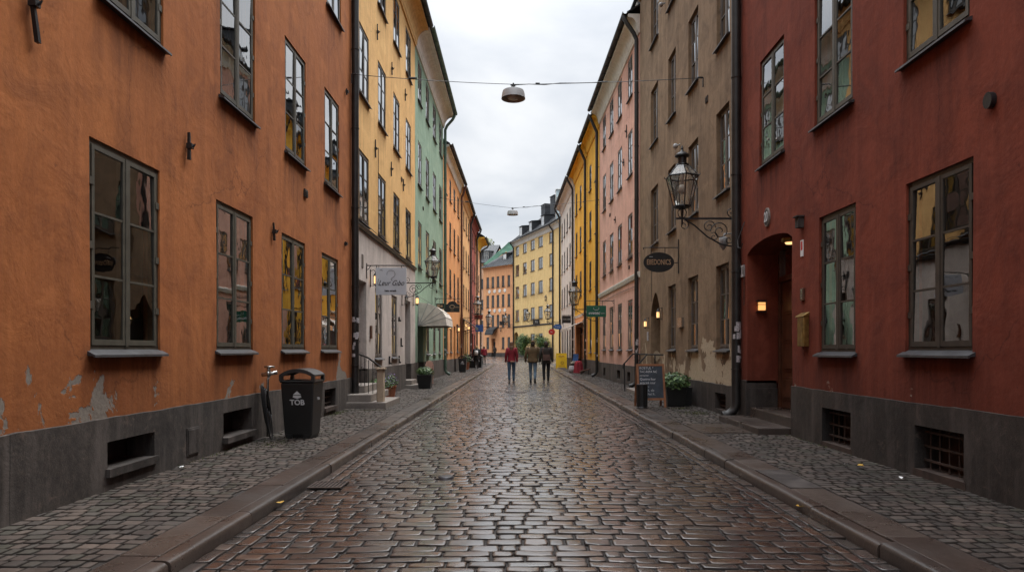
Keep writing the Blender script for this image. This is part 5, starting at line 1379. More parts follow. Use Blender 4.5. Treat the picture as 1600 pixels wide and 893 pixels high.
flat_sign('hanging_sign', 'small dull red sign above the blue one by the red house on the left', -3.75, -3.05, 58.2, 4.05, 4.4, 'darkred', -3.88)
flat_sign('hanging_sign', 'small black sign jutting from the salmon house at the bend', -2.9, -2.1, 104.8, 5.2, 5.8, 'signblack', -1.8)
flat_sign('hanging_sign', 'small black and white sign on the front of the straw yellow house', 2.0, 2.9, 93.4, 4.9, 5.6, 'signblack', 3.2, txt='S2', ts=.4)

# ------------------------------------------------------------------ bins, boards, pots
def make_bin(label):
    t = thing('litter_bin', label, 'litter bin', (0, 0, 0), 'black litter bins on the left pavement', local=True)
    mb = MB(); mb.taper(0, 0, .04, .86, .215, .19, .26, .235); mb.taper(0, 0, .86, .90, .275, .25, .275, .25); mb.build('bin_body', ['plastic'], t, bevel=.02)
    mb = MB(); mb.taper(0, 0, 0, .04, .19, .17, .2, .18); mb.taper(.14, -.16, 0, .06, .05, .04, .05, .04); mb.taper(-.14, -.16, 0, .06, .05, .04, .05, .04); mb.build('base', ['plastic'], t)
    mb = MB(); n = 10       # arched hood with an opening under it
    for (ya, yb) in ((-.25, -.205), (.205, .25)):
        for i in range(n):
            q0, q1 = i / n, (i + 1) / n
            zz = lambda q: .90 + .165 * math.sin(math.pi * (.07 + .86 * q)) ** .55
            x0, x1 = -.275 + .55 * q0, -.275 + .55 * q1; th = .045
            mb.hexa([(x0, ya, zz(q0) - th), (x1, ya, zz(q1) - th), (x1, yb, zz(q1) - th), (x0, yb, zz(q0) - th), (x0, ya, zz(q0)), (x1, ya, zz(q1)), (x1, yb, zz(q1)), (x0, yb, zz(q0))])
    for i in range(n):
        q0, q1 = i / n, (i + 1) / n; x0, x1 = -.275 + .55 * q0, -.275 + .55 * q1
        mb.hexa([(x0, -.24, zz(q0) - .01), (x1, -.24, zz(q1) - .01), (x1, .24, zz(q1) - .01), (x0, .24, zz(q0) - .01), (x0, -.24, zz(q0) + .012), (x1, -.24, zz(q1) + .012), (x1, .24, zz(q1) + .012), (x0, .24, zz(q0) + .012)])
    for sx in (-1, 1):
        for sy in (-1, 1): mb.taper(sx * .25, sy * .22, .89, .99, .028, .028, .02, .025)
    autosmooth(mb.build('hood', ['plastic2'], t), 30)
    text(t, 'lettering', 'TOB', (-.0, -.222, .555), RX, (0, -.1, 1), .115, 'chalk', bold=.003)
    mb = MB(); yy = -.238; mb.add([(-.07, yy + .012, .64), (0, yy + .012, .615), (.07, yy + .012, .64), (.055, yy + .01, .665), (-.055, yy + .01, .665)], [(0, 1, 2, 3, 4)]); mb.add([(-.065, yy + .008, .675), (.065, yy + .008, .675), (0, yy + .004, .735)], [(0, 1, 2)]); mb.build('emblem', ['chalk'], t)
    text(t, 'side_lettering', 'TOB', (.252, 0, .6), (0, 1, 0), (.1, 0, 1), .06, 'chalk')
    return t
bn = make_bin('black litter bin with an arched hood, nearest, against the orange house'); place(bn, (-3.40, 10.75, PZ), math.radians(-3))
place(copy_tree(bn), (-3.42, 41.9, PZ), 0, 'black litter bin in front of the apricot house, beyond the planter', .93)
place(copy_tree(bn), (-3.5, 51.5, PZ), .2, 'black litter bin by the shop under the black awning, the farther of two there', 1.0)
place(copy_tree(bn), (-3.0, 52.6, PZ), -.2, 'black litter bin on the street side by the black awning, farthest of all', .9)
t = thing('standpipe', 'chrome water standpipe with a coiled black hose between the wall and the near bin', 'standpipe', (-3.92, 10.7, 0))
mb = MB(); mb.tube([(-3.9, 10.62, .1), (-3.9, 10.62, .98), (-3.88, 10.62, 1.04)], .022, 8); mb.ball((-3.88, 10.6, 1.08), .05, .05, .05); mb.tube([(-3.98, 10.6, 1.06), (-3.74, 10.58, 1.1)], .03, 8); mb.tube([(-3.88, 10.6, 1.1), (-3.88, 10.6, 1.19)], .03, 8); mb.box(-3.93, -3.8, 10.55, 10.65, 1.17, 1.2)
mb.build('tap', ['chrome'], t, smooth=True)
mb = MB()
for k in range(4):
    pts = []
    for i in range(20):
        a = 2 * math.pi * i / 19; pts.append((-3.93 + .03 * k - .04 * math.sin(a), 10.55 + (.055 + .012 * k) * math.cos(a) - .015 * k, .60 - .05 * k + (.30 + .03 * k) * math.sin(a)))
    mb.tube(pts, .011, 6)
mb.build('hose', ['rope'], t, smooth=True)

def a_board(t, w, h, z0, lean, fm, bm, fwid=.05, back=True):
    def P(x, z, d): return (x, -lean * (1 - z / h) - d, z)
    f = MB()
    def bar(xa, xb, za, zb, d0=0, d1=.025):
        f.hexa([P(xa, za, d0), P(xb, za, d0), P(xb, za, d1), P(xa, za, d1), P(xa, zb, d0), P(xb, zb, d0), P(xb, zb, d1), P(xa, zb, d1)])
    bar(-w / 2, -w / 2 + fwid, 0, h); bar(w / 2 - fwid, w / 2, 0, h); bar(-w / 2 + fwid, w / 2 - fwid, h - fwid, h, 0, .024); bar(-w / 2 + fwid, w / 2 - fwid, z0, z0 + fwid, 0, .024)
    f.build('board_frame', [fm], t)
    b = MB(); b.hexa([P(-w / 2 + fwid, z0 + fwid, .008), P(w / 2 - fwid, z0 + fwid, .008), P(w / 2 - fwid, z0 + fwid, .016), P(-w / 2 + fwid, z0 + fwid, .016), P(-w / 2 + fwid, h - fwid, .008), P(w / 2 - fwid, h - fwid, .008), P(w / 2 - fwid, h - fwid, .016), P(-w / 2 + fwid, h - fwid, .016)])
    b.build('board_panel', [bm], t)
    k = MB()
    for x in (-w / 2, w / 2 - fwid): k.hexa([(x, lean - .02, 0), (x + fwid, lean - .02, 0), (x + fwid, lean, 0), (x, lean, 0), (x, -.0, h - .02), (x + fwid, 0, h - .02), (x + fwid, .02, h - .02), (x, .02, h - .02)])
    k.box(-w / 2 + fwid, w / 2 - fwid, lean * .7 - .02, lean * .7, h * .28, h * .33)
    k.build('rear_frame', [fm], t)
t = thing('chalkboard', 'wooden A-board with a chalk menu on the right pavement before the brown house', 'chalkboard', (0, 0, 0), local=True)
a_board(t, .68, 1.03, .17, .2, 'wood_l', 'board')
lines = [('KOETUL *', .085), ('TAC-REPA NC', .075), ('sommarrätt', .05), ('Quattro four', .08), ('erts lok tour', .08), ('       te-', .08), ('       ok, sås', .08), ('       Desi fr,', .08)]
for i, (s_, z) in enumerate(lines):
    zz = .93 - i * .088; text(t, 'chalk_writing', s_, (-.27, -.2 * (1 - zz / 1.03) - .018, zz), RX, (0, .19, 1), z, 'chalk', align='LEFT', shear=.1, sx=.9)
place(t, (3.17, 16.45, PZ), math.radians(4))
t = thing('ribbed_ashtray_bin', 'small ribbed black bin standing against the chalkboard', 'bin', (2.89, 15.95, PZ))
mb = MB(); c = (2.89, 15.95)
mb.loft([(c[0], c[1], PZ, .14, .11), (c[0], c[1], PZ + .03, .135, .105), (c[0], c[1], PZ + .04, .12, .095), (c[0], c[1], PZ + .54, .125, .1)], 24)
for k in range(12):
    a = 2 * math.pi * k / 12; mb.tube([(c[0] + .121 * math.cos(a), c[1] + .096 * math.sin(a), PZ + .05), (c[0] + .126 * math.cos(a), c[1] + .101 * math.sin(a), PZ + .53)], .007, 5)
mb.build('bin_body', ['plastic'], t); mb = MB(); mb.loft([(c[0], c[1], PZ + .54, .135, .11), (c[0], c[1], PZ + .565, .135, .11), (c[0], c[1], PZ + .57, .1, .08)], 24); mb.build('lid', ['plastic2'], t)

def leaf_cloud(mb, c, rx, ry, rz_, n, size, mats=2, shell=.55, up=.4, seed=0, lumps=None):
    rn = random.Random(seed)
    for i in range(n):
        while True:
            p = Vector((rn.uniform(-1, 1), rn.uniform(-1, 1), rn.uniform(-1, 1)))
            if shell < p.length < 1: break
        if lumps:
            if mnoise.noise(Vector((p.x * lumps + seed, p.y * lumps, p.z * lumps))) < -.12: continue
        q = Vector(c) + Vector((p.x * rx, p.y * ry, p.z * rz_))
        nrm = (p.normalized() + Vector((rn.uniform(-.7, .7), rn.uniform(-.7, .7), rn.uniform(-.3, .9) + up))).normalized()
        a = nrm.cross(Vector((rn.uniform(-1, 1), rn.uniform(-1, 1), rn.uniform(-1, 1)))).normalized(); b = nrm.cross(a)
        s = size * rn.uniform(.6, 1.3)
        mb.add([q - a * s, q + b * s * .42 + nrm * s * .1, q + a * s, q - b * s * .42 + nrm * s * .1], [(0, 1, 2, 3)], rn.randrange(mats))
def planter(name, label, x, y, w, h, fol, rx, rz_, n=500, size=.05, mats=('leaf_a', 'leaf_b'), potm='plastic', z0=PZ, tap=.78, grp=None, flowers=None, round_=False):
    t = thing(name, label, 'plant pot', (x, y, z0), grp)
    mb = MB()
    if round_:
        mb.lathe([(.001, z0), (w * tap, z0), (w, z0 + h * .85), (w * 1.12, z0 + h * .86), (w * 1.12, z0 + h), (w * .95, z0 + h), (w * .9, z0 + h - .04), (.001, z0 + h - .04)], x, y, 20); autosmooth(mb.build('pot', [potm], t), 35)
    else:
        mb.taper(x, y, z0, z0 + h, w * tap, w * tap, w, w); mb.taper(x, y, z0 + h, z0 + h + .02, w * 1.04, w * 1.04, w * 1.04, w * 1.04); mb.build('pot', [potm], t, bevel=.01)
    f = MB()
    leaf_cloud(f, (x, y, z0 + h + rz_ * .55), rx, rx, rz_, n, size, 2, .3, seed=int(y * 10))
    for k in range(14):
        a = random.uniform(0, 6.28); q = random.uniform(.3, .8); f.tube([(x, y, z0 + h - .02), (x + rx * q * math.cos(a), y + rx * q * math.sin(a), z0 + h + rz_ * random.uniform(.6, 1.3))], .005, 4, 1)
    f.build('foliage', list(mats), t)
    if flowers:
        g = MB(); leaf_cloud(g, (x, y, z0 + h + rz_ * .9), rx * 1.0, rx * 1.0, rz_ * 1.0, n // 3, size * .6, 1, .6, seed=5 + int(y)); g.build('flowers', [flowers], t)
    return t
planter('potted_plant', 'tall black pot with a leafy green plant beside the chalkboard on the right', 3.82, 16.7, .25, .46, None, .40, .24, 900, .055)
t = thing('black_crate', 'low black box tucked behind the leafy pot against the brown house', 'box', (4.15, 16.5, PZ)); mb = MB(); mb.taper(4.14, 16.9, PZ, PZ + .42, .11, .16, .12, .17); mb.build('box_body', ['plastic'], t, bevel=.01); mb = MB(); mb.taper(4.14, 16.9, PZ + .42, PZ + .45, .125, .175, .125, .175); mb.build('lid', ['plastic2'], t)
planter('potted_plant', 'square black pot with a leafy plant on the left pavement before the green awning', -3.32, 24.3, .26, .47, None, .33, .2, 600, .05)
planter('potted_plant', 'terracotta pot of purple flowers in front, behind the sandstone post', -3.72, 19.0, .15, .3, None, .24, .18, 300, .035, potm='terra', round_=True, flowers='petal', grp='terracotta pots by the steps')
planter('potted_plant', 'terracotta pot with purple flowers farthest along the grey wall', -3.72, 19.9, .15, .33, None, .22, .2, 300, .035, potm='terra', round_=True, flowers='petal', grp='terracotta pots by the steps')
planter('potted_plant', 'terracotta pot with green leaves nearest the steps', -3.85, 18.4, .13, .28, None, .26, .22, 300, .04, potm='terra', round_=True, grp='terracotta pots by the steps')
planter('potted_plant', 'small pot of silvery leaves by the door of the apricot shop', -3.6, 47.4, .2, .5, None, .3, .45, 200, .08, potm='terra')
t = thing('leaning_board', 'pinkish rounded board leaning near the black pot on the left', 'sign', (-3.55, 27.6, PZ))
mb = MB(); mb.extr([(0, .1), (0, .85), (.06, .98), (.18, 1.02), (.3, .98), (.36, .85), (.36, .1)], lambda s_, d, z: Vector((-3.75 + d * .9, s_ + z * .12, z)), 27.4, 27.43); mb.build('board_panel', ['pink'], t)
mb = MB(); mb.tube([(-3.72, 27.4, PZ), (-3.72, 27.52, .9)], .012, 5); mb.tube([(-3.46, 27.4, PZ), (-3.46, 27.52, .9)], .012, 5); mb.build('legs', ['wood'], t)
t = thing('pavement_sign', 'bright yellow A-board on the right kerb near the walkers', 'sign', (0, 0, 0), local=True)
a_board(t, .78, 1.12, .08, .2, 'signyel', 'signyel')
mb = MB(); mb.tube([Vector((.05 + .1 * math.cos(a), -.17, .42 + .1 * math.sin(a))) for a in np.linspace(0, 6.28, 16)], .014, 5); mb.tube([(-.2, -.1, .88), (-.08, -.09, .95), (0, -.1, .86), (.1, -.09, .93), (.2, -.1, .86)], .02, 5); mb.build('emblem', ['wood_l'], t)
text(t, 'lettering', 'glasskiosk', (0, -.19, .2), RX, (0, .18, 1), .11, 'wood_l')
place(t, (3.13, 49.8, PZ), .08)
t = thing('postcard_stand', 'stand with a blue picture board and pale trays outside the amber shop', 'display stand', (3.45, 41.6, PZ))
mb = MB(); mb.hexa([(3.3, 41.5, .78), (3.62, 41.5, .78), (3.62, 41.53, .78), (3.3, 41.53, .78), (3.36, 41.6, 1.2), (3.68, 41.6, 1.2), (3.68, 41.63, 1.2), (3.36, 41.63, 1.2)]); mb.build('picture_board', ['signblue'], t)
mb = MB(); mb.box(3.2, 3.75, 41.4, 41.8, .62, .7); mb.box(3.28, 3.66, 41.35, 41.6, .7, .76); mb.build('tray', ['canvas_w'], t)
mb = MB()
for x in (3.24, 3.7):
    for y in (41.45, 41.75): mb.tube([(x, y, PZ), (x, y, .62)], .015, 6)
mb.build('legs', ['iron'], t)
t = thing('clothes_rack', 'crimson cloth draped over a small stand beside the drainpipe on the right', 'covered stand', (3.52, 40, PZ))
mb = MB(); rn = random.Random(3); n = 28; rings = []
for zi, (z, rr) in enumerate(((.1, .30), (.3, .27), (.5, .24), (.68, .21), (.76, .17), (.8, .08), (.805, .001))):
    rings.append([(3.52 + rr * math.cos(2 * math.pi * k / n) * (1 + .10 * math.sin(k * 1.7 + zi * .3)), 40 + rr * .8 * math.sin(2 * math.pi * k / n) * (1 + .1 * math.sin(k * 1.7)), z) for k in range(n)])
for a, b in zip(rings, rings[1:]):
    for k in range(n): mb.quad(a[k], a[(k + 1) % n], b[(k + 1) % n], b[k])
mb.build('cloth', ['redcloth'], t, smooth=True); mb = MB()
for a in (.5, 2.6, 4.7): mb.tube([(3.52, 40, .7), (3.52 + .2 * math.cos(a), 40 + .15 * math.sin(a), PZ)], .015, 5)
mb.build('stand', ['iron'], t)
t = thing('carrier_bag', 'grey and dark bag set down left of the crimson cloth', 'bag', (3.15, 40.8, PZ))
mb = MB(); mb.loft([(3.18, 40.8, PZ, .16, .12), (3.18, 40.8, .3, .18, .13), (3.17, 40.8, .45, .14, .06), (3.17, 40.8, .5, .12, .02)], 14); mb.build('bag', ['sticker'], t, smooth=True)
mb = MB(); mb.tube([(3.1, 40.8, .49), (3.12, 40.8, .6), (3.22, 40.8, .6), (3.24, 40.8, .49)], .01, 5); mb.build('handle', ['blackcl'], t)
t = thing('low_bench', 'low dark bench or wheelbarrow shape leaning by the golden house', 'bench', (3.75, 37.6, PZ))
mb = MB(); mb.hexa([(3.35, 37.3, .22), (3.95, 37.4, .38), (3.95, 37.7, .38), (3.35, 37.6, .22), (3.35, 37.3, .27), (3.95, 37.4, .43), (3.95, 37.7, .43), (3.35, 37.6, .27)]); mb.build('seat', ['wood'], t)
mb = MB()
for x, z in ((3.45, .25), (3.85, .38)):
    for y in (37.4, 37.6): mb.tube([(x, y, PZ), (x, y, z)], .018, 5)
mb.build('legs', ['iron'], t)

# small litter and leaves on the setts
def px_ground(u, v, z=0.0): y = (H - z) * F / (v - 546); return ((u - 810) / F * y, y)
k = 0
for (u, v, z, m, nm, lb, cat) in ((438, 790, 0, 'leaf_fall', 'fallen_leaf', 'yellow leaf lying in the left gutter', 'leaf'), (1345, 731, PZ, 'leaf_fall', 'fallen_leaf', 'yellow leaf on the right pavement setts', 'leaf'), (1251, 796, 0, 'leaf_fall', 'fallen_leaf', 'ochre leaf in the right gutter', 'leaf'),
        (284, 733, PZ, 'white', 'litter_scrap', 'white paper scrap by the orange house plinth', 'litter'), (1322, 729, PZ, 'white', 'litter_scrap', 'white paper scrap below the smaller cellar grille', 'litter'), (1408, 751, PZ, 'white', 'litter_scrap', 'white scrap farther right near the large cellar grille', 'litter'),
        (586, 690, 0, 'greywhite', 'litter_scrap', 'grey scrap under the left kerb', 'litter'), (389, 790, 0, 'white', 'litter_scrap', 'tiny white scrap on the left kerb beside the yellow leaf', 'litter')):
    x, y = px_ground(u, v, z); rn = random.Random(k); k += 1
    n = 9; mb = MB(); s = .035 if nm == 'fallen_leaf' else .022
    ring = [(x + s * (1 + .5 * math.sin(i * 2.8)) * math.cos(2 * math.pi * i / n), y + s * 1.2 * (1 + .4 * math.cos(i * 3.1)) * math.sin(2 * math.pi * i / n), z + .03 + rn.uniform(0, .018)) for i in range(n)]
    c = (x, y, z + .026)
    for i in range(n): mb.add([c, ring[i], ring[(i + 1) % n]], [(0, 1, 2)])
    tag(mb.build(nm, [m]), lb, cat)
# iron gully grates and covers
def grate(x, y, w, l, label, z):
    t = thing('drain_grate', label, 'drain cover', (x, y, z), 'iron drain covers in the street'); mb = MB()
    mb.box(x - w / 2, x + w / 2, y - l / 2, y - l / 2 + .03, z, z + .012); mb.box(x - w / 2, x + w / 2, y + l / 2 - .03, y + l / 2, z, z + .012)
    for i in range(9): a = x - w / 2 + w * i / 8.6; mb.box(a, a + .02, y - l / 2 + .03, y + l / 2 - .03, z, z + .01)
    mb.build('grate_bars', ['rust'], t); mb = MB(); mb.box(x - w / 2 + .005, x + w / 2 - .005, y - l / 2 + .005, y + l / 2 - .005, z - .005, z + .002); mb.build('grate_pit', ['iron'], t)
x, y = px_ground(510, 757); grate(-2.04, y, .36, .36, 'square iron drain grate in the left gutter', -.002)
grate(2.32, 13.6, .36, .4, 'iron drain grate in the right gutter before the chalkboard', -.002); grate(-2.04, 16.6, .36, .4, 'iron drain grate in the left gutter farther off', -.002)
t = thing('manhole_cover', 'round iron manhole cover in the middle of the road before the walkers', 'manhole cover', (-.05, 22.6, .02))
mb = MB(); mb.lathe([(.001, .034), (.3, .034), (.3, .03), (.32, .03), (.32, .036), (.36, .036), (.37, .0)], -.05, 22.8, 28); mb.build('cover', ['rust'], t)
t = thing('valve_cover', 'small metal valve cover set in the setts left of the middle of the road', 'valve cover', (-1.04, 9.2, .02))
x, y = px_ground(697, 747); mb = MB(); mb.lathe([(.001, .03), (.06, .031), (.085, .028), (.09, .0)], x, y, 18); mb.build('cover', ['sill'], t, smooth=True)
# asphalt repair patches and a pale slab on the right slabs
mb = MB(); mb.box(2.69, 3.01, 6.75, 7.75, .06, .0885); struct(mb.build('pavement_patch', ['plinth_wet']))
mb = MB(); mb.box(3.03, 4.1, 11.2, 12.5, .04, .092); struct(mb.build('pavement_flagstone', ['slab'], bevel=.006))
for (x, y, s) in ((-3.9, 15.3, .35), (-3.85, 11.4, .3), (-3.6, 9.8, .35), (-3.75, 14.4, .3), (3.9, 15.0, .3), (3.75, 14.6, .25)):
    pass
mb = MB(); rn = random.Random(9)
for (x, y, sx, sy, n) in ((-3.88, 14.9, .12, .6, 260), (-3.55, 11.35, .25, .2, 140), (-3.6, 9.9, .25, .5, 160), (-3.3, 15.4, .35, .15, 160), (3.85, 14.8, .3, .35, 240), (3.7, 15.9, .3, .15, 120), (-3.95, 9.0, .06, 1.2, 120), (4.3, 10.0, .05, 1.2, 100)):
    for i in range(n):
        px, py = x + rn.gauss(0, sx * .6), y + rn.gauss(0, sy * .6); px = max(-3.99, min(4.32, px)); a = rn.uniform(0, 6.28); h = rn.uniform(.012, .035); w = .006
        ca, sa = math.cos(a), math.sin(a); tx_, ty_ = rn.uniform(-.02, .02), rn.uniform(-.02, .02)
        mb.add([(px - ca * w, py - sa * w, PZ - .005), (px + ca * w, py + sa * w, PZ - .005), (px + tx_, py + ty_, PZ + h)], [(0, 1, 2)])
tag(mb.build('weeds', ['moss']), 'sparse green weeds between the pavement setts along the walls', 'weeds', kind='stuff')

# ------------------------------------------------------------------ trees and bushes
def tree(name, label, x, y, z0, htr, crx, crz, n, size, mats, seed=1, r0=.2, group=None, thin=False):
    t = thing(name, label, 'tree' if htr > 1.5 else 'bush', (x, y, z0), group); rn = random.Random(seed)
    tr = MB(); top = z0 + htr
    tr.tube([(x, y, z0 - .1), (x + .05, y, z0 + htr * .5), (x, y, top), (x, y, top + crz)], [r0, r0 * .8, r0 * .6, r0 * .15], 8)
    for k in range(9):
        a = rn.uniform(0, 6.28); zz = top - crz * .2 + rn.uniform(0, crz * .9); q = rn.uniform(.5, .9)
        tr.tube([(x, y, zz), (x + crx * q * .5 * math.cos(a), y + crx * q * .5 * math.sin(a), zz + crz * .25), (x + crx * q * math.cos(a), y + crx * q * math.sin(a), zz + crz * .45)], [r0 * .4, r0 * .25, r0 * .08], 5)
    tr.build('trunk', ['bark'], t)
    c = MB()
    for k in range(16):
        a = rn.uniform(0, 6.28); q = rn.uniform(.1, .72); zz = rn.uniform(-.55, .7)
        leaf_cloud(c, (x + crx * q * math.cos(a), y + crx * q * math.sin(a), top + crz * .5 + crz * zz), crx * .42, crx * .42, crz * .36, n // 16, size, 2, .35, seed=seed * 50 + k)
    c.build('crown', list(mats), t); return t
tree('broadleaf_tree', 'yellow green treetop showing above the roofs at the end of the left row', -8.6, 150, .4, 20.5, 4.2, 3.6, 4200, .30, ('leaf_y', 'leaf_b'), 4, .4)
p = f1(f1.su(833), 1.3, .35); tree('round_bush', 'dense green bush before the straw yellow house, left of the two', p.x, p.y, .35, .5, 1.5, 1.9, 2600, .13, ('leaf_a', 'leaf_b'), 6, .08, 'bushes before the straw yellow house')
p = f1(f1.su(860), 1.3, .35); tree('round_bush', 'dense green bush before the straw yellow house, right of the two', p.x, p.y, .35, .5, 1.3, 1.9, 2400, .13, ('leaf_a', 'leaf_b'), 8, .08, 'bushes before the straw yellow house')

# ------------------------------------------------------------------ people
def skin_body(t, J, E, Rr, mat='skin'):
    me = bpy.data.meshes.new('b'); me.from_pydata([J[k] for k in J], [], [])
    names = list(J); me.clear_geometry(); me.from_pydata([J[k] for k in names], [(names.index(a), names.index(b)) for a, b in E], [])
    o = bpy.data.objects.new('b', me); COL.objects.link(o)
    o.modifiers.new('s', 'SKIN'); me.skin_vertices.new() if not me.skin_vertices else None
    for i, k in enumerate(names):
        sv = me.skin_vertices[0].data[i]; rr = Rr[k]; sv.radius = rr if isinstance(rr, tuple) else (rr, rr); sv.use_root = (k == 'pelvis')
    sb = o.modifiers.new('u', 'SUBSURF'); sb.levels = 1; sb.render_levels = 1
    res = bake(o); bpy.data.objects.remove(o)
    return res
def person(label, x, y, z, heading, h, stride, outfit, hair='hair_d', hairlen=.0, bag=None, build_=1.0, arm=.0, coat_len=.80, coat_flare=1.0, group=None):
    """walks along local +y; stride swings the legs; joints listed for a 1.75 m figure"""
    t = thing('person', label, 'person', (0, 0, 0), group, local=True)
    s = stride; b = build_
    J = dict(pelvis=(0, 0, .93), waist=(0, .01, 1.08), chest=(0, .0, 1.28), upper=(0, -.01, 1.40), neck=(0, .0, 1.49), skull=(0, .015, 1.58), crown=(0, .01, 1.69),
             shl=(-.17 * b, 0, 1.41), ell=(-.235 * b, -.03 - arm * .2, 1.14), wrl=(-.245 * b, .04 + arm * .5, .91), hal=(-.24 * b, .06 + arm * .6, .83),
             shr=(.17 * b, 0, 1.41), elr=(.235 * b, -.03 + arm * .3, 1.14), wrr=(.245 * b, .04 - arm * .5, .91), har=(.24 * b, .06 - arm * .6, .83),
             hpl=(-.09, 0, .88), knl=(-.095, .05 + s * .25, .49), anl=(-.09, s * .42 - .02, .09 + max(0, -s) * .10), tol=(-.10, s * .42 + .14, .035 + max(0, -s) * .02),
             hpr=(.09, 0, .88), knr=(.095, .05 - s * .15, .49), anr=(.09, -s * .42 - .02, .09 + max(0, s) * .16), tor=(.10, -s * .42 + .13, .035 + max(0, s) * .02))
    E = [('pelvis', 'waist'), ('waist', 'chest'), ('chest', 'upper'), ('upper', 'neck'), ('neck', 'skull'), ('skull', 'crown')]
    for q in 'lr': E += [('upper', 'sh' + q), ('sh' + q, 'el' + q), ('el' + q, 'wr' + q), ('wr' + q, 'ha' + q), ('pelvis', 'hp' + q), ('hp' + q, 'kn' + q), ('kn' + q, 'an' + q), ('an' + q, 'to' + q)]
    Rr = dict(pelvis=(.14, .1), waist=(.12, .09), chest=(.14, .1), upper=(.11, .08), neck=.052, skull=(.078, .09), crown=(.06, .07))
    for q in 'lr': Rr.update({'sh' + q: .055, 'el' + q: .038, 'wr' + q: .024, 'ha' + q: (.036, .018), 'hp' + q: .08, 'kn' + q: .052, 'an' + q: .035, 'to' + q: (.035, .022)})
    me = skin_body(t, J, E, Rr)
    mb = MB(); mb.v = [tuple(v.co) for v in me.vertices]; mb.f = [tuple(p.vertices) for p in me.polygons]; mb.mi = [0] * len(mb.f); bpy.data.meshes.remove(me)
    for q, sg in (('l', -1), ('r', 1)):       # fingers and thumb
        hp = Vector(J['ha' + q]); 
        for k, fl in enumerate((.060, .072, .068, .052)):
            yy = -.024 + k * .016; r0 = hp + Vector((0, yy, -.012))
            mb.tube([r0, r0 + Vector((-sg * .004, .004, -fl * .55)), r0 + Vector((-sg * .016, .012, -fl))], [.0085, .008, .006], 6)
        r0 = hp + Vector((0, .026, .022)); mb.tube([r0, r0 + Vector((-sg * .006, .022, -.02)), r0 + Vector((-sg * .012, .026, -.045))], [.010, .009, .007], 6)
    # face: nose, ears
    mb.ball((0, .107, 1.585), .014, .018, .022, 8, 6)
    for sg in (-1, 1): mb.ball((sg * .082, .01, 1.59), .012, .02, .03, 8, 6)
    mb.build('body', ['skin'], t, smooth=True)
    ey = MB()
    for sg in (-1, 1): ey.ball((sg * .03, .094, 1.605), .011, .008, .008, 8, 6)
    ey.build('eyes', ['blackcl'], t, smooth=True)
    # hair
    hb = MB()
    hb.loft([(0, -.018 + .012 * math.sin(i), 1.56 + .168 * (1 - math.cos(math.pi / 2 * i / 6)) * 0 + .165 * math.sin(math.pi / 2 * i / 6), .096 * math.cos(math.pi / 2 * i / 6.3), .108 * math.cos(math.pi / 2 * i / 6.3)) for i in range(7)], 16)
    hb.loft([(0, -.035, 1.57, .086, .07), (0, -.045, 1.52, .062, .045), (0, -.05, 1.50, .04, .03)], 14)
    if hairlen: hb.loft([(0, -.06, 1.58, .09, .055), (0, -.085, 1.46, .085, .045), (.005, -.10, 1.58 - hairlen, .06, .03), (.01, -.10, 1.54 - hairlen, .02, .012)], 14)
    hb.build('hair', [hair], t, smooth=True)
    jk, tr, sh = outfit
    # jacket or coat
    c = MB(); hz0 = coat_len
    W = [(0, 0, hz0, .185 * b * coat_flare, .135), (0, 0, hz0 + .04, .188 * b * coat_flare, .138), (0, .0, .98, .172 * b, .128), (0, .0, 1.10, .158 * b, .118), (0, -.005, 1.24, .182 * b, .130), (0, -.01, 1.34, .192 * b, .126), (0, -.012, 1.41, .175 * b, .110), (0, -.008, 1.455, .115 * b, .088), (0, -.004, 1.49, .075, .07), (0, 0, 1.525, .068, .066)]
    c.loft(W, 20)
    for q, sg in (('l', -1), ('r', 1)):
        S_, El, Wr = Vector(J['sh' + q]), Vector(J['el' + q]), Vector(J['wr' + q])
        c.tube([S_ + Vector((-sg * .06, 0, .01)), S_ + Vector((sg * .01, 0, .0)), S_.lerp(El, .45), El, El.lerp(Wr, .5), Wr, Wr + (Wr - El).normalized() * .03], [.066, .077, .068, .058, .054, .047, .048], 12)
    rn = random.Random(int(x * 100))
    c.v = [(vx + .006 * mnoise.noise(Vector((vx * 12, vy * 12, vz * 9))), vy + .010 * mnoise.noise(Vector((vx * 14 + 5, vy * 9, vz * 10))), vz) for vx, vy, vz in c.v]
    jo = c.build('jacket', [jk], t, smooth=True)
    cl = MB(); cl.lathe([(.066, 1.47), (.082, 1.475), (.080, 1.53), (.070, 1.535)], 0, -.002, 16); cl.build('collar', [jk], jo, smooth=True)
    # trousers
    p = MB(); p.loft([(0, 0, .84, .15, .115), (0, 0, .92, .158, .12), (0, 0, 1.02, .145, .11)], 18)
    for q, sg in (('l', -1), ('r', 1)):
        Hp, Kn, An = Vector(J['hp' + q]), Vector(J['kn' + q]), Vector(J['an' + q])
        p.tube([Hp + Vector((0, 0, .06)), Hp + Vector((0, 0, -.04)), Hp.lerp(Kn, .5), Kn, Kn.lerp(An, .35) + Vector((0, -.012, 0)), Kn.lerp(An, .75), An + Vector((0, 0, .0))], [.085, .092, .078, .06, .060, .048, .046], 12)
    p.build('trousers', [tr], t, smooth=True)
    for q in 'lr':
        An, To = Vector(J['an' + q]), Vector(J['to' + q]); d = (To - An); d.z = 0; d.normalize(); k = MB()
        k.tube([An + Vector((0, 0, .04)), An + Vector((0, 0, -.02)), An + Vector((0, 0, -.05)) + d * .03], [.043, .046, .048], 10)
        hl = An - d * .06; zt = To.z
        for (dd, w, hh) in ((0, .036, .06), (.05, .042, .085), (.12, .046, .07), (.19, .044, .05), (.235, .03, .035)): pass
        secs = [(0, .030, .055), (.03, .038, .085), (.09, .043, .085), (.15, .047, .06), (.21, .042, .045), (.245, .02, .03)]
        vs = []; fs = []; sd = Vector((-d.y, d.x, 0))
        zb = (An.z - .09)
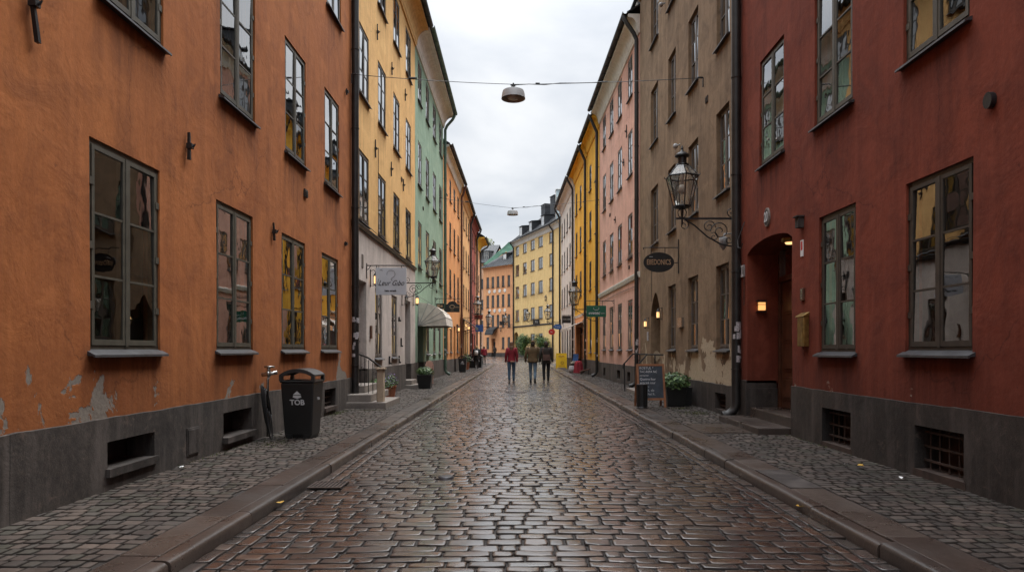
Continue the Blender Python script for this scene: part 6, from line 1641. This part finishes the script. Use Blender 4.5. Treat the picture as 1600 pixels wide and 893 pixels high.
        for dd, w, hh in secs:
            o = hl + d * dd; zb2 = zb if dd < .1 else zb * (1 - dd / .25)
            for (a, zz) in ((-1, 0), (-1, .5), (-.55, 1), (.55, 1), (1, .5), (1, 0)): vs.append((o.x + sd.x * a * w, o.y + sd.y * a * w, zb2 + .004 + zz * hh))
        for i in range(len(secs) - 1):
            for m in range(6): fs.append((i * 6 + m, i * 6 + (m + 1) % 6, (i + 1) * 6 + (m + 1) % 6, (i + 1) * 6 + m))
        fs += [tuple(range(6)), tuple(range(30, 36))]
        k.add(vs, fs); k.build('shoe', [sh], t, smooth=True)
    if bag == 'satchel':
        m = MB(); m.box(-.15, .13, -.235, -.14, .93, 1.17); m.box(-.15, .13, -.245, -.236, 1.04, 1.175); m.box(-.05, .03, -.252, -.246, .98, 1.06)
        bo = m.build('satchel', ['leather'], t, bevel=.015)
        m = MB(); m.tube([(-.13, -.16, 1.16), (-.16, -.13, 1.3), (-.12, -.10, 1.44), (0, .02, 1.50), (.10, .12, 1.40), (.19, .10, 1.2), (.18, -.08, 1.05), (.12, -.17, 1.0)], .013, 6); m.build('strap', ['leather'], bo)
    if bag == 'belt':
        m = MB(); m.box(-.04, .13, -.165, -.135, .885, .93); m.box(-.01, .05, -.17, -.166, .90, .92); m.build('waist_tab', ['pink'], t)
    if bag == 'white':
        m = MB(); m.loft([(0, -.19, 1.0, .12, .07), (0, -.2, 1.15, .15, .09), (0, -.19, 1.3, .13, .08), (0, -.17, 1.36, .06, .04)], 14); bo = m.build('backpack', ['white'], t, smooth=True)
        m = MB()
        for sg in (-1, 1): m.tube([(sg * .1, -.14, 1.05), (sg * .13, -.11, 1.36), (sg * .11, .02, 1.47), (sg * .12, .12, 1.34), (sg * .13, .0, 1.08)], .014, 6)
        m.build('strap', ['white'], bo)
    if bag == 'cap':
        m = MB(); m.loft([(0, 0, 1.66, .097, .107), (0, 0, 1.70, .092, .10), (0, -.005, 1.74, .06, .07), (0, -.005, 1.75, .01, .01)], 16); m.loft([(0, .1, 1.665, .07, .09), (0, .1, 1.675, .07, .09)], 14); m.build('cap', [jk], t, smooth=True)
    sc = h / 1.745
    place(t, (x, y, z), heading, None, sc)
    return t
GP = 'people walking away down the street'
zr_ = lambda x, y: float(hz(np.array(x), np.array(y)))
person('person in a crimson jacket and blue jeans with tied auburn hair, leftmost of the walkers', -.30, 29.4, zr_(-.3, 29.4), .02, 1.80, -.14, ('redjk', 'denim', 'shoe'), 'hair_f', .26, 'belt', .95, .03, .88, 1.0, GP)
person('person in an olive brown jacket and faded jeans, middle of the three walkers', .62, 29.4, zr_(.62, 29.4), -.04, 1.84, .36, ('khaki', 'denim_l', 'shoe_d'), 'hair_d', 0, 'cap', 1.22, .08, .84, 1.02, GP)
person('person in a charcoal coat with a brown satchel, right of the three walkers', 1.19, 29.3, zr_(1.19, 29.3), .05, 1.82, -.12, ('darkjk', 'blackcl', 'shoe'), 'hair_d', 0, 'satchel', 1.05, .05, .80, 1.04, GP)
person('person in a red jacket and black trousers on the left pavement near its far end', -3.2, 63.5, PZ, .1, 1.72, .2, ('redjk', 'blackcl', 'shoe_d'), 'hair_d', 0, None, 1.05, .05, .86, 1.0, GP)
person('person in black with a white backpack on the left pavement', -3.05, 49.5, PZ, 0, 1.70, .15, ('blackcl', 'darkjk', 'shoe_d'), 'hair_b', 0, 'white', 1.0, .03, .66, 1.25, GP)
person('person in dark blue beside the one in the red jacket', -3.7, 62.0, PZ, -.1, 1.68, -.15, ('blackcl', 'denim', 'shoe_d'), 'hair_b', .15, None, .95, .03, .84, 1.0, GP)
person('small figure in dark clothes standing at the door of the salmon house', -3.55, 103, .33, .4, 1.7, .05, ('darkjk', 'blackcl', 'shoe_d'), 'hair_d', 0, None, 1.0, 0, .8, 1.0, 'people far off at the bend')

# ------------------------------------------------------------------ sky, sun, camera
w = bpy.data.worlds.new('World'); SC.world = w; w.use_nodes = True
nt = w.node_tree; bg = nt.nodes['Background']; L = nt.links.new
SUN_EL, SUN_AZ = math.radians(58), math.radians(35)
sky = nt.nodes.new('ShaderNodeTexSky'); sky.sky_type = 'NISHITA'; sky.sun_disc = False; sky.sun_elevation = SUN_EL; sky.sun_rotation = SUN_AZ; sky.air_density = 1.0; sky.dust_density = 3
tc = nt.nodes.new('ShaderNodeTexCoord'); sp = nt.nodes.new('ShaderNodeSeparateXYZ'); L(tc.outputs['Generated'], sp.inputs[0])
mr = nt.nodes.new('ShaderNodeMapRange'); L(sp.outputs['Z'], mr.inputs['Value']); mr.inputs['From Min'].default_value = .0; mr.inputs['From Max'].default_value = 1.0; mr.inputs['To Min'].default_value = SKY_LO; mr.inputs['To Max'].default_value = SKY_HI
pw_ = nt.nodes.new('ShaderNodeMath'); pw_.operation = 'POWER'; pw_.inputs[1].default_value = 4.5
L(sp.outputs['Z'], pw_.inputs[0]); L(pw_.outputs[0], mr.inputs['Value'])
mp = nt.nodes.new('ShaderNodeMapping'); mp.inputs['Scale'].default_value = (1.5, 1.5, 3.4); mp.inputs['Location'].default_value = (.3, 1.7, .2); L(tc.outputs['Generated'], mp.inputs[0])
n1 = nt.nodes.new('ShaderNodeTexNoise'); n1.inputs['Scale'].default_value = 1.6; n1.inputs['Detail'].default_value = 7; n1.inputs['Roughness'].default_value = .5; n1.inputs['Distortion'].default_value = .3; L(mp.outputs[0], n1.inputs['Vector'])
rp = nt.nodes.new('ShaderNodeValToRGB'); rp.color_ramp.elements[0].position = .38; rp.color_ramp.elements[0].color = (.62, .67, .74, 1); rp.color_ramp.elements[1].position = .62; rp.color_ramp.elements[1].color = (1.0, 1.015, 1.03, 1); L(n1.outputs['Fac'], rp.inputs['Fac'])
mu = nt.nodes.new('ShaderNodeMix'); mu.data_type = 'RGBA'; mu.blend_type = 'MULTIPLY'; mu.inputs[0].default_value = 1; L(rp.outputs['Color'], mu.inputs[6]); L(mr.outputs[0], mu.inputs[7])
mx = nt.nodes.new('ShaderNodeMix'); mx.data_type = 'RGBA'; mx.inputs[0].default_value = .92; L(sky.outputs[0], mx.inputs[6]); L(mu.outputs[2], mx.inputs[7])
L(mx.outputs[2], bg.inputs['Color']); bg.inputs['Strength'].default_value = .1
sl = bpy.data.lights.new('sun', 'SUN'); sl.energy = 1.2; sl.angle = math.radians(25); sl.color = (1.0, .95, .88)
so = bpy.data.objects.new('sun', sl); COL.objects.link(so)
d = Vector((math.sin(SUN_AZ) * math.cos(SUN_EL), math.cos(SUN_AZ) * math.cos(SUN_EL), math.sin(SUN_EL)))
so.rotation_euler = d.to_track_quat('Z', 'Y').to_euler(); so.location = (0, 0, 40)
cam = bpy.data.cameras.new('camera'); cam.sensor_width = 36; cam.lens = 24.0; cam.shift_x = -10 / 1600; cam.shift_y = 99.5 / 1600
cam.clip_end = 2000; cam.clip_start = .1
co = bpy.data.objects.new('camera', cam); COL.objects.link(co); co.location = (0, 0, H); co.rotation_euler = (math.radians(90), 0, 0)
SC.camera = co
SC.view_settings.view_transform = 'Standard'; SC.view_settings.look = 'None'; SC.view_settings.exposure = EXPO; SC.view_settings.gamma = 1
SC.render.film_transparent = False
SC.cycles.max_bounces = 7; SC.cycles.transparent_max_bounces = 10; SC.cycles.use_denoising = True; SC.cycles.caustics_reflective = False; SC.cycles.caustics_refractive = False
SC.cycles.sample_clamp_indirect = 6
